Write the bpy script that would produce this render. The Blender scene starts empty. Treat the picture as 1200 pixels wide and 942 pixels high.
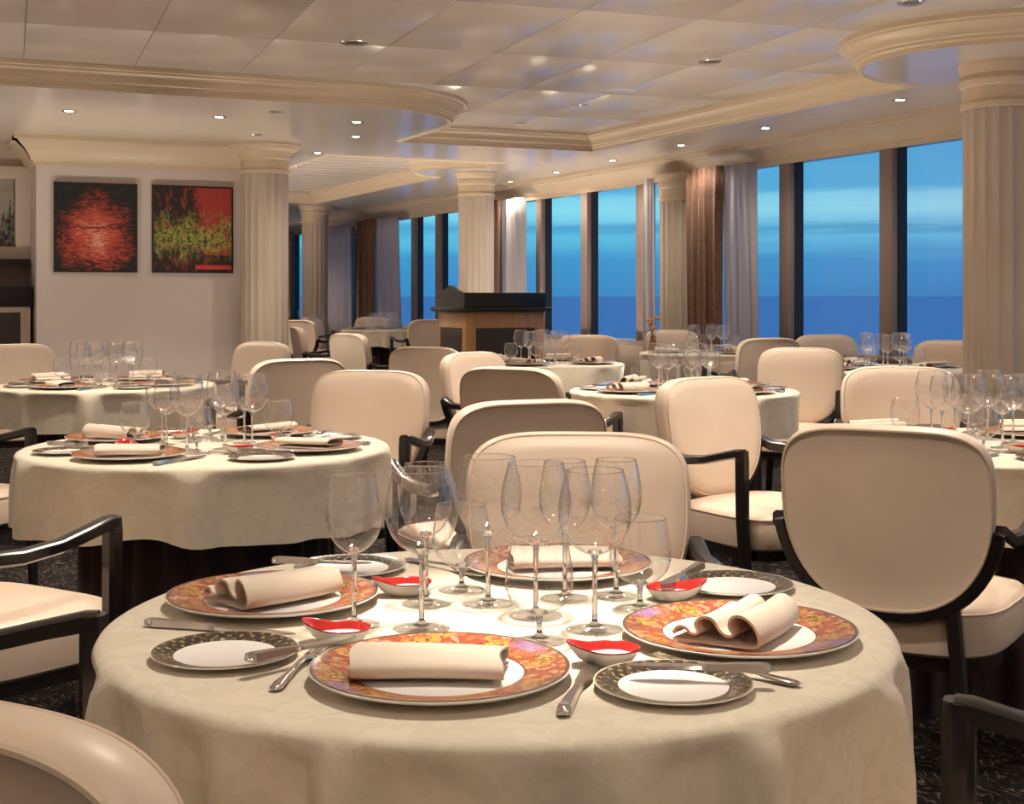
import bpy, bmesh, math, random
from math import sin, cos, pi, radians, atan2, sqrt
from mathutils import Vector, Matrix

random.seed(7)
sc = bpy.context.scene
COL = sc.collection

# ------------------------------------------------------------------ camera
YAW = radians(24.4)
EYE = 1.20
FPX = 1617.0
cam_d = bpy.data.cameras.new('camera')
cam = bpy.data.objects.new('camera', cam_d)
COL.objects.link(cam)
cam.location = (0, 0, EYE)
cam.rotation_euler = (pi / 2, 0, -YAW)
cam_d.sensor_width = 36.0
cam_d.lens = FPX / 1200 * 36.0
cam_d.shift_y = -(471 - 345) / 1200
cam_d.clip_start = 0.05
cam_d.clip_end = 20000
sc.camera = cam

# ------------------------------------------------------------------ view
vs = sc.view_settings
vs.view_transform = 'Standard'
vs.look = 'None'
vs.gamma = 1.0
vs.use_curve_mapping = False
vs.exposure = 0.24
sc.cycles.use_denoising = True
sc.cycles.transparent_max_bounces = 48
sc.cycles.max_bounces = 10
sc.cycles.diffuse_bounces = 6
sc.cycles.glossy_bounces = 5
sc.cycles.transmission_bounces = 10
sc.cycles.sample_clamp_indirect = 6.0
sc.cycles.caustics_reflective = False
sc.cycles.caustics_refractive = False


# ------------------------------------------------------------------ node helpers
class NT:
    def __init__(self, tree):
        self.t = tree
        self.n = tree.nodes
        self.l = tree.links

    def node(self, typ, **kw):
        nd = self.n.new(typ)
        for k, v in kw.items():
            if k == 'inp':
                for kk, vv in v.items():
                    if isinstance(vv, bpy.types.NodeSocket):
                        self.l.new(vv, nd.inputs[kk])
                    else:
                        nd.inputs[kk].default_value = vv
            else:
                setattr(nd, k, v)
        return nd

    def math(self, op, a, b=None, c=None, clamp=False):
        nd = self.node('ShaderNodeMath', operation=op, use_clamp=clamp)
        for i, v in enumerate((a, b, c)):
            if v is None:
                continue
            if isinstance(v, bpy.types.NodeSocket):
                self.l.new(v, nd.inputs[i])
            else:
                nd.inputs[i].default_value = v
        return nd.outputs[0]

    def ramp(self, fac, stops, interp='LINEAR'):
        nd = self.node('ShaderNodeValToRGB')
        cr = nd.color_ramp
        cr.interpolation = interp
        while len(cr.elements) < len(stops):
            cr.elements.new(0.5)
        for e, (p, c) in zip(cr.elements, stops):
            e.position = p
            e.color = (c[0], c[1], c[2], 1)
        self.l.new(fac, nd.inputs[0])
        return nd.outputs[0]

    def mix(self, fac, a, b, blend='MIX'):
        nd = self.node('ShaderNodeMix', data_type='RGBA', blend_type=blend)
        for i, v in ((0, fac), (6, a), (7, b)):
            if isinstance(v, bpy.types.NodeSocket):
                self.l.new(v, nd.inputs[i])
            elif i == 0:
                nd.inputs[0].default_value = v
            else:
                nd.inputs[i].default_value = (v[0], v[1], v[2], 1)
        return nd.outputs[2]

    def noise(self, vec, scale, detail=3.0, rough=0.55, dist=0.0):
        nd = self.node('ShaderNodeTexNoise', inp={'Scale': scale, 'Detail': detail, 'Roughness': rough, 'Distortion': dist})
        if vec is not None:
            self.l.new(vec, nd.inputs['Vector'])
        return nd.outputs[0]

    def obj_coord(self):
        return self.node('ShaderNodeTexCoord').outputs['Object']

    def scaled(self, vec, s):
        nd = self.node('ShaderNodeMapping')
        self.l.new(vec, nd.inputs['Vector'])
        nd.inputs['Scale'].default_value = s
        return nd.outputs[0]


def new_mat(name):
    m = bpy.data.materials.new(name)
    m.use_nodes = True
    m.node_tree.nodes.clear()
    g = NT(m.node_tree)
    out = g.node('ShaderNodeOutputMaterial')
    return m, g, out


def principled(name, color, rough=0.5, metallic=0.0, spec=0.5, bump=None, coat=0.0, var=None, sheen=0.0):
    """colour with optional (scale, amount) noise variation and (scale, strength, distance) bump"""
    m, g, out = new_mat(name)
    b = g.node('ShaderNodeBsdfPrincipled', inp={'Roughness': rough, 'Metallic': metallic, 'Specular IOR Level': spec,
                                               'Coat Weight': coat, 'Sheen Weight': sheen})
    if coat:
        b.inputs['Coat Roughness'].default_value = 0.08
    co = g.obj_coord()
    if isinstance(color, bpy.types.NodeSocket):
        g.l.new(color, b.inputs['Base Color'])
    elif var:
        n = g.noise(co, var[0], 4.0)
        d = tuple(c * (1 - var[1]) for c in color)
        l = tuple(min(1, c * (1 + var[1])) for c in color)
        c = g.ramp(n, [(0.3, d), (0.7, l)])
        g.l.new(c, b.inputs['Base Color'])
    else:
        b.inputs['Base Color'].default_value = (*color, 1)
    if bump:
        n = g.noise(co, bump[0], 4.0)
        bp = g.node('ShaderNodeBump', inp={'Strength': bump[1], 'Distance': bump[2], 'Height': n})
        g.l.new(bp.outputs[0], b.inputs['Normal'])
    g.l.new(b.outputs[0], out.inputs[0])
    return m


# ------------------------------------------------------------------ world: dusk sky over the sea
w = bpy.data.worlds.new('dusk_sky')
sc.world = w
w.use_nodes = True
w.node_tree.nodes.clear()
g = NT(w.node_tree)
wout = g.node('ShaderNodeOutputWorld')
bg = g.node('ShaderNodeBackground', inp={'Strength': 0.90})
tc = g.node('ShaderNodeTexCoord').outputs['Generated']
sep = g.node('ShaderNodeSeparateXYZ', inp={0: tc})
el = g.math('ARCSINE', sep.outputs[2])
strv = g.scaled(tc, (4.0, 4.0, 60.0))
nz = g.noise(strv, 1.0, 6.0, 0.62, 0.5)
el2 = g.math('ADD', el, g.math('MULTIPLY', g.math('SUBTRACT', nz, 0.5), 0.022))
fac = g.math('MULTIPLY', el2, 1 / 0.5, clamp=True)
col = g.ramp(fac, [(0.0, (0.060, 0.215, 0.50)), (0.05, (0.068, 0.26, 0.55)), (0.066, (0.105, 0.36, 0.63)), (0.080, (0.145, 0.44, 0.69)), (0.092, (0.088, 0.305, 0.56)),
                   (0.104, (0.23, 0.53, 0.74)), (0.120, (0.29, 0.60, 0.78)), (0.140, (0.25, 0.56, 0.76)), (0.152, (0.105, 0.37, 0.65)), (0.23, (0.098, 0.35, 0.64)),
                   (0.5, (0.09, 0.33, 0.62)), (1.0, (0.075, 0.28, 0.56))])
glow = g.math('MULTIPLY', g.math('SUBTRACT', sep.outputs[1], 0.74), 5.0, clamp=True)     # afterglow towards the bow
col = g.mix(g.math('MULTIPLY', glow, 0.9), col, g.mix(1.0, col, (0.75, 1.28, 1.16), 'MULTIPLY'))
g.l.new(col, bg.inputs[0])
g.l.new(bg.outputs[0], wout.inputs[0])

# ------------------------------------------------------------------ coordinates
CY, SY = cos(YAW), sin(YAW)


def P(lat, d, z=0.0):
    """metres to the right of the lens axis and in front of it -> room coordinates (window wall runs along Y)"""
    return Vector((d * SY + lat * CY, d * CY - lat * SY, z))


def DIR(lat, d):
    v = P(lat, d)
    v.z = 0
    return v.normalized()


def face_rz(v):
    return atan2(-v.x, v.y)


# ------------------------------------------------------------------ mesh helpers
class MB:
    def __init__(self):
        self.v = []
        self.f = []

    def add(self, verts, faces):
        o = len(self.v)
        self.v += [tuple(p) for p in verts]
        self.f += [tuple(i + o for i in fc) for fc in faces]
        return self

    def box(self, x0, x1, y0, y1, z0, z1, ch=0.0):
        if ch <= 0:
            vs_ = [(x, y, z) for z in (z0, z1) for y in (y0, y1) for x in (x0, x1)]
            fs = [(0, 2, 3, 1), (4, 5, 7, 6), (0, 1, 5, 4), (2, 6, 7, 3), (0, 4, 6, 2), (1, 3, 7, 5)]
            return self.add(vs_, fs)
        bm = bmesh.new()
        bmesh.ops.create_cube(bm, size=1.0)
        for q in bm.verts:
            q.co = Vector((x0 + (q.co.x + .5) * (x1 - x0), y0 + (q.co.y + .5) * (y1 - y0), z0 + (q.co.z + .5) * (z1 - z0)))
        bmesh.ops.bevel(bm, geom=bm.edges[:], offset=ch, segments=2, affect='EDGES', profile=0.5)
        bm.verts.index_update()
        vv = [q.co.copy() for q in bm.verts]
        ff = [tuple(q.index for q in fc.verts) for fc in bm.faces]
        bm.free()
        return self.add(vv, ff)

    def lathe(self, prof, n=32, center=(0, 0, 0), rfun=None, cap0=False, cap1=False):
        cx, cy, cz = center
        vs_, fs = [], []
        for (r, z) in prof:
            for k in range(n):
                a = 2 * pi * k / n
                rr = r * (rfun(a) if rfun else 1.0)
                vs_.append((cx + rr * cos(a), cy + rr * sin(a), cz + z))
        for i in range(len(prof) - 1):
            for k in range(n):
                k2 = (k + 1) % n
                fs.append((i * n + k, i * n + k2, (i + 1) * n + k2, (i + 1) * n + k))
        if cap0:
            fs.append(tuple(reversed(range(n))))
        if cap1:
            b = (len(prof) - 1) * n
            fs.append(tuple(range(b, b + n)))
        return self.add(vs_, fs)

    def rings(self, rings_, closed=True, cap0=True, cap1=True):
        """loft through rings of equal length"""
        n = len(rings_[0])
        vs_ = [p for r in rings_ for p in r]
        fs = []
        for i in range(len(rings_) - 1):
            for k in range(n if closed else n - 1):
                k2 = (k + 1) % n
                fs.append((i * n + k, i * n + k2, (i + 1) * n + k2, (i + 1) * n + k))
        if cap0:
            fs.append(tuple(reversed(range(n))))
        if cap1:
            b = (len(rings_) - 1) * n
            fs.append(tuple(range(b, b + n)))
        return self.add(vs_, fs)

    def sweep(self, path, wx, wz, up=(0, 0, 1), closed=False, n=8, power=0.55):
        """rounded-rectangle tube along a path; wx / wz half sizes, may be lists"""
        path = [Vector(p) for p in path]
        m = len(path)
        rr = []
        for i, p in enumerate(path):
            if closed:
                t = (path[(i + 1) % m] - path[i - 1]).normalized()
            else:
                t = (path[min(i + 1, m - 1)] - path[max(i - 1, 0)]).normalized()
            u = Vector(up)
            s = t.cross(u)
            if s.length < 1e-4:
                s = t.cross(Vector((0, 1, 0)))
            s.normalize()
            u = s.cross(t).normalized()
            a = wx[i] if isinstance(wx, (list, tuple)) else wx
            b = wz[i] if isinstance(wz, (list, tuple)) else wz
            ring = []
            for k in range(n):
                an = 2 * pi * (k + .5) / n
                ca, sa = cos(an), sin(an)
                ring.append(p + s * (a * math.copysign(abs(ca) ** power, ca)) + u * (b * math.copysign(abs(sa) ** power, sa)))
            rr.append(ring)
        if closed:
            rr.append(rr[0])
            return self.rings(rr, cap0=False, cap1=False)
        return self.rings(rr)

    def tube(self, path, r, closed=False, n=6):
        return self.sweep(path, r, r, closed=closed, n=n, power=1.0)

    def mesh(self, name, mat, smooth=True, angle=40):
        me = bpy.data.meshes.new(name)
        me.from_pydata(self.v, [], self.f)
        me.validate()
        bm = bmesh.new()
        bm.from_mesh(me)
        bmesh.ops.remove_doubles(bm, verts=bm.verts, dist=1e-5)
        bmesh.ops.recalc_face_normals(bm, faces=bm.faces)
        bm.to_mesh(me)
        bm.free()
        if mat:
            me.materials.append(mat)
        if smooth:
            me.polygons.foreach_set('use_smooth', [True] * len(me.polygons))
            me.set_sharp_from_angle(angle=radians(angle))
        me.update()
        return me


def link(name, data, parent=None, loc=None, rz=None):
    o = bpy.data.objects.new(name, data)
    COL.objects.link(o)
    if parent is not None:
        o.parent = parent
    if loc is not None:
        o.location = loc
    if rz is not None:
        o.rotation_euler = (0, 0, rz)
    return o


def tag(o, label=None, cat=None, group=None, kind=None):
    if label:
        o['label'] = label
    if cat:
        o['category'] = cat
    if group:
        o['group'] = group
    if kind:
        o['kind'] = kind
    return o


def struct(name, mb, mat, parent=None, smooth=True, angle=40):
    o = link(name, mb.mesh(name, mat, smooth, angle), parent)
    if parent is None:
        o['kind'] = 'structure'
    return o


def place(proto, name, loc, rz, label, cat, group=None):
    """proto: list of (part name, mesh, [(sub-part name, mesh), ...]); one object per thing, part and sub-part"""
    if proto[0][0] is None:                       # the thing itself is a mesh
        root = link(name, proto[0][1], None, loc, rz)
        for sn, sm in proto[0][2]:
            link(sn, sm, root)
        rest = proto[1:]
    else:
        root = link(name, None, None, loc, rz)
        root.empty_display_size = 0.1
        rest = proto
    for pn, pm, subs in rest:
        po = link(pn, pm, root)
        for sn, sm in subs:
            link(sn, sm, po)
    tag(root, label, cat, group)
    return root


# ------------------------------------------------------------------ materials
M = {}
M['ceiling'] = principled('ceiling_panel_lacquer', (0.62, 0.55, 0.49), 0.20, spec=0.6, var=(1.2, 0.02))
M['seam'] = principled('ceiling_backing', (0.40, 0.34, 0.28), 0.7)
M['soffit'] = principled('soffit_lacquer', (0.63, 0.56, 0.50), 0.16, spec=0.65, var=(1.5, 0.02))
M['crown'] = principled('crown_paint', (0.66, 0.53, 0.38), 0.42, var=(3.0, 0.03))
M['wall'] = principled('wall_paint_pale', (0.66, 0.575, 0.53), 0.6, var=(2.0, 0.03))
M['wall_dark'] = principled('wall_paint_beige', (0.55, 0.46, 0.37), 0.6, var=(2.0, 0.04))
M['column'] = principled('column_paint', (0.54, 0.455, 0.365), 0.45, var=(2.0, 0.03))
M['mullion'] = principled('window_mullion', (0.26, 0.195, 0.17), 0.45)
M['gasket'] = principled('window_gasket', (0.02, 0.017, 0.017), 0.5)
M['leather'] = principled('cream_leather', (0.69, 0.55, 0.435), 0.42, spec=0.45, var=(5.0, 0.035), bump=(160.0, 0.06, 0.002))
M['piping'] = principled('leather_piping', (0.60, 0.47, 0.35), 0.45)
M['black_wood'] = principled('black_lacquered_wood', (0.012, 0.009, 0.009), 0.22, coat=0.5)
M['napkin'] = principled('napkin_linen', (0.58, 0.485, 0.395), 0.85, bump=(420.0, 0.15, 0.001), var=(12.0, 0.05), sheen=0.2)
M['porcelain'] = principled('white_porcelain', (0.86, 0.83, 0.80), 0.12, coat=0.4)
M['red_glaze'] = principled('red_glaze', (0.40, 0.022, 0.02), 0.15, coat=0.4)
M['silver'] = principled('polished_silver', (0.75, 0.70, 0.64), 0.16, metallic=1.0)
M['steel_ring'] = principled('downlight_trim', (0.75, 0.72, 0.68), 0.25, metallic=0.9)
M['lamp_off'] = principled('unlit_reflector', (0.10, 0.085, 0.07), 0.3, metallic=0.5)
M['skirt'] = principled('burgundy_underskirt', (0.022, 0.007, 0.009), 0.8, var=(6.0, 0.3), sheen=0.15)
M['underside'] = principled('table_board', (0.25, 0.17, 0.10), 0.7)
M['granite'] = principled('black_top', (0.010, 0.010, 0.011), 0.3, spec=0.4)
M['drape'] = principled('brown_drape', (0.15, 0.075, 0.045), 0.8, var=(20.0, 0.2), sheen=0.2)
M['frame_black'] = principled('thin_black_frame', (0.02, 0.015, 0.014), 0.4)
M['cream_frame'] = principled('cream_picture_frame', (0.68, 0.58, 0.48), 0.4)
M['vase'] = principled('small_vase', (0.25, 0.12, 0.06), 0.4)
M['petal'] = principled('dried_flower', (0.45, 0.25, 0.13), 0.8)


def cloth_mat():
    m, g, out = new_mat('damask_tablecloth')
    co = g.obj_coord()
    big = g.noise(co, 22.0, 4.0, 0.6, 1.2)
    pat = g.math('SMOOTH_MIN', g.math('MULTIPLY', g.math('SUBTRACT', big, 0.47, clamp=True), 14.0, clamp=True), 1.0, 0.2)
    fine = g.noise(co, 420.0, 2.0)
    c = g.mix(pat, (0.575, 0.505, 0.40), (0.61, 0.54, 0.43))
    rgh = g.math('SUBTRACT', 0.80, g.math('MULTIPLY', pat, 0.22))
    b = g.node('ShaderNodeBsdfPrincipled', inp={'Base Color': c, 'Roughness': rgh, 'Specular IOR Level': 0.35, 'Sheen Weight': 0.15})
    h = g.math('ADD', g.math('MULTIPLY', pat, 0.4), g.math('MULTIPLY', fine, 0.5))
    bp = g.node('ShaderNodeBump', inp={'Strength': 0.25, 'Distance': 0.002, 'Height': h})
    g.l.new(bp.outputs[0], b.inputs['Normal'])
    g.l.new(b.outputs[0], out.inputs[0])
    return m


M['cloth'] = cloth_mat()


def thin_glass(name, base, edge, tint, power=4.0, gloss_rough=0.0, rim_tint=None):
    """thin-walled clear glass: transparent plus a mirror share that grows towards grazing angles, absorbing more where the wall is seen edge-on"""
    m, g, out = new_mat(name)
    lw = g.node('ShaderNodeLayerWeight', inp={'Blend': 0.5})
    fac = g.math('ADD', g.math('MULTIPLY', g.math('POWER', lw.outputs['Facing'], power), edge), base, clamp=True)
    tr = g.node('ShaderNodeBsdfTransparent', inp={'Color': (*tint, 1)})
    if rim_tint:
        g.l.new(g.mix(g.math('POWER', lw.outputs['Facing'], 5.0), tint, rim_tint), tr.inputs[0])
    gl = g.node('ShaderNodeBsdfGlossy', inp={'Roughness': gloss_rough, 'Color': (1, 1, 1, 1)})
    mx = g.node('ShaderNodeMixShader', inp={0: fac, 1: tr.outputs[0], 2: gl.outputs[0]})
    g.l.new(mx.outputs[0], out.inputs[0])
    return m


M['glass'] = thin_glass('clear_thin_crystal', 0.095, 0.9, (0.985, 0.985, 0.985), 3.2, rim_tint=(0.45, 0.45, 0.48))
M['stemglass'] = thin_glass('clear_stem_crystal', 0.30, 0.80, (0.95, 0.95, 0.955), 1.6)
M['footglass'] = thin_glass('clear_foot_crystal', 0.08, 0.6, (0.975, 0.975, 0.975), 2.0)
M['pane'] = thin_glass('window_pane_glass', 0.012, 0.10, (0.97, 0.985, 0.99), 4.0)


def solid_glass():
    m, g, out = new_mat('solid_crystal')
    gl = g.node('ShaderNodeBsdfGlass', inp={'IOR': 1.48, 'Roughness': 0.0, 'Color': (1, 1, 1, 1)})
    g.l.new(gl.outputs[0], out.inputs[0])
    return m


M['crystal'] = solid_glass()


def sheer_mat():
    m, g, out = new_mat('sheer_voile')
    d = g.node('ShaderNodeBsdfDiffuse', inp={'Color': (0.62, 0.57, 0.55, 1)})
    t = g.node('ShaderNodeBsdfTranslucent', inp={'Color': (0.55, 0.55, 0.62, 1)})
    x = g.node('ShaderNodeBsdfTransparent', inp={'Color': (0.9, 0.9, 0.95, 1)})
    a = g.node('ShaderNodeMixShader', inp={0: 0.4, 1: d.outputs[0], 2: t.outputs[0]})
    b = g.node('ShaderNodeMixShader', inp={0: 0.16, 1: a.outputs[0], 2: x.outputs[0]})
    g.l.new(b.outputs[0], out.inputs[0])
    return m


M['sheer'] = sheer_mat()


def emit_mat(name, color, strength):
    m, g, out = new_mat(name)
    e = g.node('ShaderNodeEmission', inp={'Color': (*color, 1), 'Strength': strength})
    g.l.new(e.outputs[0], out.inputs[0])
    return m


M['lamp_on'] = emit_mat('lit_lamp', (1.0, 0.88, 0.72), 22.0)


def carpet_mat():
    m, g, out = new_mat('black_patterned_carpet')
    co = g.obj_coord()
    n1 = g.noise(co, 9.0, 2.0, 0.5, 2.5)
    d = g.node('ShaderNodeVectorMath', operation='ADD')
    g.l.new(g.scaled(co, (1, 1, 1)), d.inputs[0])
    nv = g.node('ShaderNodeTexNoise', inp={'Scale': 7.0})
    g.l.new(co, nv.inputs['Vector'])
    sv = g.node('ShaderNodeVectorMath', operation='SCALE')
    g.l.new(nv.outputs['Color'], sv.inputs[0])
    sv.inputs[3].default_value = 0.22
    g.l.new(sv.outputs[0], d.inputs[1])
    wv = g.node('ShaderNodeTexWave', inp={'Scale': 11.0, 'Distortion': 9.0, 'Detail': 1.5, 'Detail Scale': 1.6})
    g.l.new(d.outputs[0], wv.inputs['Vector'])
    line = g.math('MULTIPLY', g.math('SUBTRACT', wv.outputs['Fac'], 0.80, clamp=True), 6.0, clamp=True)
    mask = g.math('MULTIPLY', g.math('SUBTRACT', n1, 0.42, clamp=True), 7.0, clamp=True)
    c = g.mix(g.math('MULTIPLY', line, mask), (0.010, 0.008, 0.008), (0.13, 0.10, 0.075))
    b = g.node('ShaderNodeBsdfPrincipled', inp={'Base Color': c, 'Roughness': 0.95, 'Specular IOR Level': 0.1})
    g.l.new(b.outputs[0], out.inputs[0])
    return m


M['carpet'] = carpet_mat()


def wood_mat(name, c0, c1, axis_scale=(14, 14, 1.2)):
    m, g, out = new_mat(name)
    co = g.scaled(g.obj_coord(), axis_scale)
    n = g.noise(co, 2.0, 5.0, 0.6, 0.5)
    c = g.ramp(n, [(0.3, c0), (0.7, c1)])
    b = g.node('ShaderNodeBsdfPrincipled', inp={'Base Color': c, 'Roughness': 0.35, 'Coat Weight': 0.3})
    g.l.new(b.outputs[0], out.inputs[0])
    return m


M['wood'] = wood_mat('honey_wood', (0.36, 0.17, 0.065), (0.50, 0.26, 0.11))
M['pale_wood'] = wood_mat('pale_wood', (0.50, 0.36, 0.25), (0.60, 0.45, 0.33))
M['dark_inset'] = principled('dark_inset_panel', (0.035, 0.028, 0.022), 0.3)


def rim_mat(name, inner, outer, kind):
    """ornate glazed rim: colours by angle and radius around the plate's own centre"""
    m, g, out = new_mat(name)
    co = g.obj_coord()
    s = g.node('ShaderNodeSeparateXYZ', inp={0: co})
    ang = g.math('ARCTAN2', s.outputs[1], s.outputs[0])
    r = g.math('SQRT', g.math('ADD', g.math('POWER', s.outputs[0], 2.0), g.math('POWER', s.outputs[1], 2.0)))
    t = g.math('DIVIDE', g.math('SUBTRACT', r, inner), outer - inner)
    if kind == 'orange':
        nv = g.node('ShaderNodeTexNoise', inp={'Scale': 55.0, 'Detail': 2.0, 'Vector': co})
        sv = g.node('ShaderNodeVectorMath', operation='SCALE', inp={0: nv.outputs['Color'], 3: 0.016})
        wc = g.node('ShaderNodeVectorMath', operation='ADD', inp={0: co, 1: sv.outputs[0]}).outputs[0]
        cell = g.node('ShaderNodeTexVoronoi', inp={'Scale': 105.0, 'Randomness': 1.0, 'Vector': wc})
        edge = g.node('ShaderNodeTexVoronoi', feature='DISTANCE_TO_EDGE', inp={'Scale': 105.0, 'Vector': wc})
        sc_ = g.node('ShaderNodeSeparateColor', inp={0: cell.outputs['Color']})
        c = g.ramp(sc_.outputs[0], [(0.0, (0.28, 0.06, 0.025)), (0.25, (0.40, 0.12, 0.06)), (0.45, (0.47, 0.24, 0.14)),
                                    (0.62, (0.36, 0.075, 0.03)), (0.80, (0.48, 0.23, 0.05)), (1.0, (0.22, 0.05, 0.04))], 'CONSTANT')
        # eight golden medallions round the rim, blue accents between them
        med = g.math('SINE', g.math('MULTIPLY', ang, 8.0))
        rad = g.math('SUBTRACT', 1.0, g.math('MULTIPLY', g.math('ABSOLUTE', g.math('SUBTRACT', t, 0.5)), 2.0))
        gold = g.math('MULTIPLY', g.math('SUBTRACT', g.math('MULTIPLY', med, rad), 0.38, clamp=True), 6.0, clamp=True)
        fine = g.noise(co, 160.0, 3.0, 0.6, 1.0)
        goldc = g.ramp(fine, [(0.38, (0.10, 0.05, 0.02)), (0.5, (0.42, 0.20, 0.03)), (0.62, (0.62, 0.38, 0.09))])
        c = g.mix(gold, c, goldc)
        blue = g.math('MULTIPLY', g.math('SUBTRACT', g.math('SINE', g.math('MULTIPLY', g.math('ADD', ang, 0.9), 2.0)), 0.90, clamp=True), 9.0, clamp=True)
        blue = g.math('MULTIPLY', blue, g.math('GREATER_THAN', t, 0.55))
        c = g.mix(g.math('MULTIPLY', blue, 0.8), c, (0.22, 0.18, 0.42))
        ln = g.math('LESS_THAN', edge.outputs['Distance'], 0.035)
        c = g.mix(g.math('MULTIPLY', ln, 0.65), c, (0.12, 0.04, 0.02))
    else:
        sx = g.math('SINE', g.math('MULTIPLY', ang, 30.0))
        sy = g.math('SINE', g.math('MULTIPLY', t, 9.0))
        nz = g.noise(co, 190.0, 3.0, 0.6, 1.5)
        f = g.math('ADD', g.math('MULTIPLY', g.math('MULTIPLY', sx, sy), 0.14), nz)
        c = g.ramp(f, [(0.53, (0.013, 0.011, 0.010)), (0.60, (0.12, 0.085, 0.03)), (0.70, (0.40, 0.30, 0.12))])
    lo = g.math('LESS_THAN', t, 0.06)
    hi = g.math('GREATER_THAN', t, 0.95)
    c = g.mix(g.math('MAXIMUM', lo, hi), c, (0.10, 0.05, 0.02) if kind == 'orange' else (0.30, 0.22, 0.09))
    b = g.node('ShaderNodeBsdfPrincipled', inp={'Base Color': c, 'Roughness': 0.2, 'Coat Weight': 0.4})
    b.inputs['Coat Roughness'].default_value = 0.08
    g.l.new(b.outputs[0], out.inputs[0])
    return m


M['rim_orange'] = rim_mat('orange_ornate_rim', 0.098, 0.152, 'orange')
M['rim_black'] = rim_mat('black_gold_rim', 0.062, 0.090, 'black')


def painting_red():
    m, g, out = new_mat('abstract_red_burst')
    co = g.obj_coord()                     # x across (-.34...34), z up (-.37...37)
    s = g.node('ShaderNodeSeparateXYZ', inp={0: co})
    x, z = s.outputs[0], s.outputs[2]
    z2 = g.math('ADD', z, 0.07)
    d = g.math('SQRT', g.math('ADD', g.math('POWER', g.math('MULTIPLY', x, 2.35), 2.0), g.math('POWER', g.math('MULTIPLY', z2, 2.1), 2.0)))
    st = g.noise(g.scaled(co, (8, 8, 26)), 1.0, 6.0, 0.7, 2.2)
    big = g.noise(co, 5.0, 3.0)
    f = g.math('ADD', d, g.math('MULTIPLY', g.math('SUBTRACT', st, 0.5), 1.9))
    f = g.math('ADD', f, g.math('MULTIPLY', g.math('SUBTRACT', big, 0.5), 0.7))
    c = g.ramp(f, [(0.0, (0.75, 0.38, 0.25)), (0.16, (0.60, 0.12, 0.07)), (0.44, (0.40, 0.05, 0.03)), (0.62, (0.12, 0.02, 0.015)), (0.78, (0.010, 0.012, 0.011))])
    tk = g.noise(g.scaled(co, (6, 6, 34)), 1.0, 3.0, 0.5, 2.0)
    tm = g.math('MULTIPLY', g.math('MULTIPLY', g.math('SUBTRACT', tk, 0.56, clamp=True), 9.0, clamp=True), g.math('GREATER_THAN', z, 0.06))
    c = g.mix(g.math('MULTIPLY', tm, 0.7), c, (0.03, 0.055, 0.045))
    cut = g.math('LESS_THAN', g.math('ABSOLUTE', g.math('SUBTRACT', z, g.math('MULTIPLY', g.math('SUBTRACT', g.noise(g.scaled(co, (16, 1, 1)), 1.0), 0.5), 0.12))), 0.006)
    c = g.mix(cut, c, (0.05, 0.02, 0.02))
    b = g.node('ShaderNodeBsdfPrincipled', inp={'Base Color': c, 'Roughness': 0.5})
    g.l.new(b.outputs[0], out.inputs[0])
    return m


def painting_green():
    m, g, out = new_mat('abstract_green_and_red')
    co = g.obj_coord()
    s = g.node('ShaderNodeSeparateXYZ', inp={0: co})
    x, z = s.outputs[0], s.outputs[2]
    blk = g.noise(g.scaled(co, (16, 16, 9)), 1.0, 4.0, 0.7, 0.6)
    blk2 = g.noise(g.scaled(co, (34, 34, 26)), 1.0, 3.0, 0.7, 0.5)
    band = g.math('ADD', g.math('ABSOLUTE', g.math('ADD', z, 0.06)), g.math('MULTIPLY', g.math('SUBTRACT', blk, 0.5), 0.55))
    edge = g.math('ADD', g.math('ADD', x, g.math('MULTIPLY', z, 0.15)), g.math('MULTIPLY', g.math('SUBTRACT', blk2, 0.5), 0.28))
    base = g.mix(g.math('MULTIPLY', g.math('SUBTRACT', edge, 0.03, clamp=True), 14.0, clamp=True), (0.022, 0.014, 0.012), (0.40, 0.04, 0.03))
    low = g.math('LESS_THAN', z, -0.22)
    base = g.mix(low, base, (0.03, 0.010, 0.010))
    gr = g.ramp(blk2, [(0.36, (0.03, 0.03, 0.015)), (0.46, (0.13, 0.15, 0.03)), (0.54, (0.38, 0.40, 0.07)), (0.60, (0.48, 0.33, 0.12)), (0.68, (0.20, 0.06, 0.03))])
    mask = g.math('MULTIPLY', g.math('SUBTRACT', 0.19, band, clamp=True), 7.0, clamp=True)
    c = g.mix(mask, base, gr)
    rd = g.math('MULTIPLY', g.math('SUBTRACT', g.noise(g.scaled(co, (22, 22, 12)), 1.0, 3.0, 0.6), 0.55, clamp=True), 10.0, clamp=True)
    c = g.mix(g.math('MULTIPLY', rd, 0.8), c, (0.30, 0.05, 0.03))
    st = g.math('MULTIPLY', g.math('LESS_THAN', g.math('ABSOLUTE', g.math('ADD', z, 0.325)), 0.018), g.math('GREATER_THAN', x, 0.02))
    c = g.mix(st, c, (0.60, 0.05, 0.04))
    b = g.node('ShaderNodeBsdfPrincipled', inp={'Base Color': c, 'Roughness': 0.5})
    g.l.new(b.outputs[0], out.inputs[0])
    return m


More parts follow.
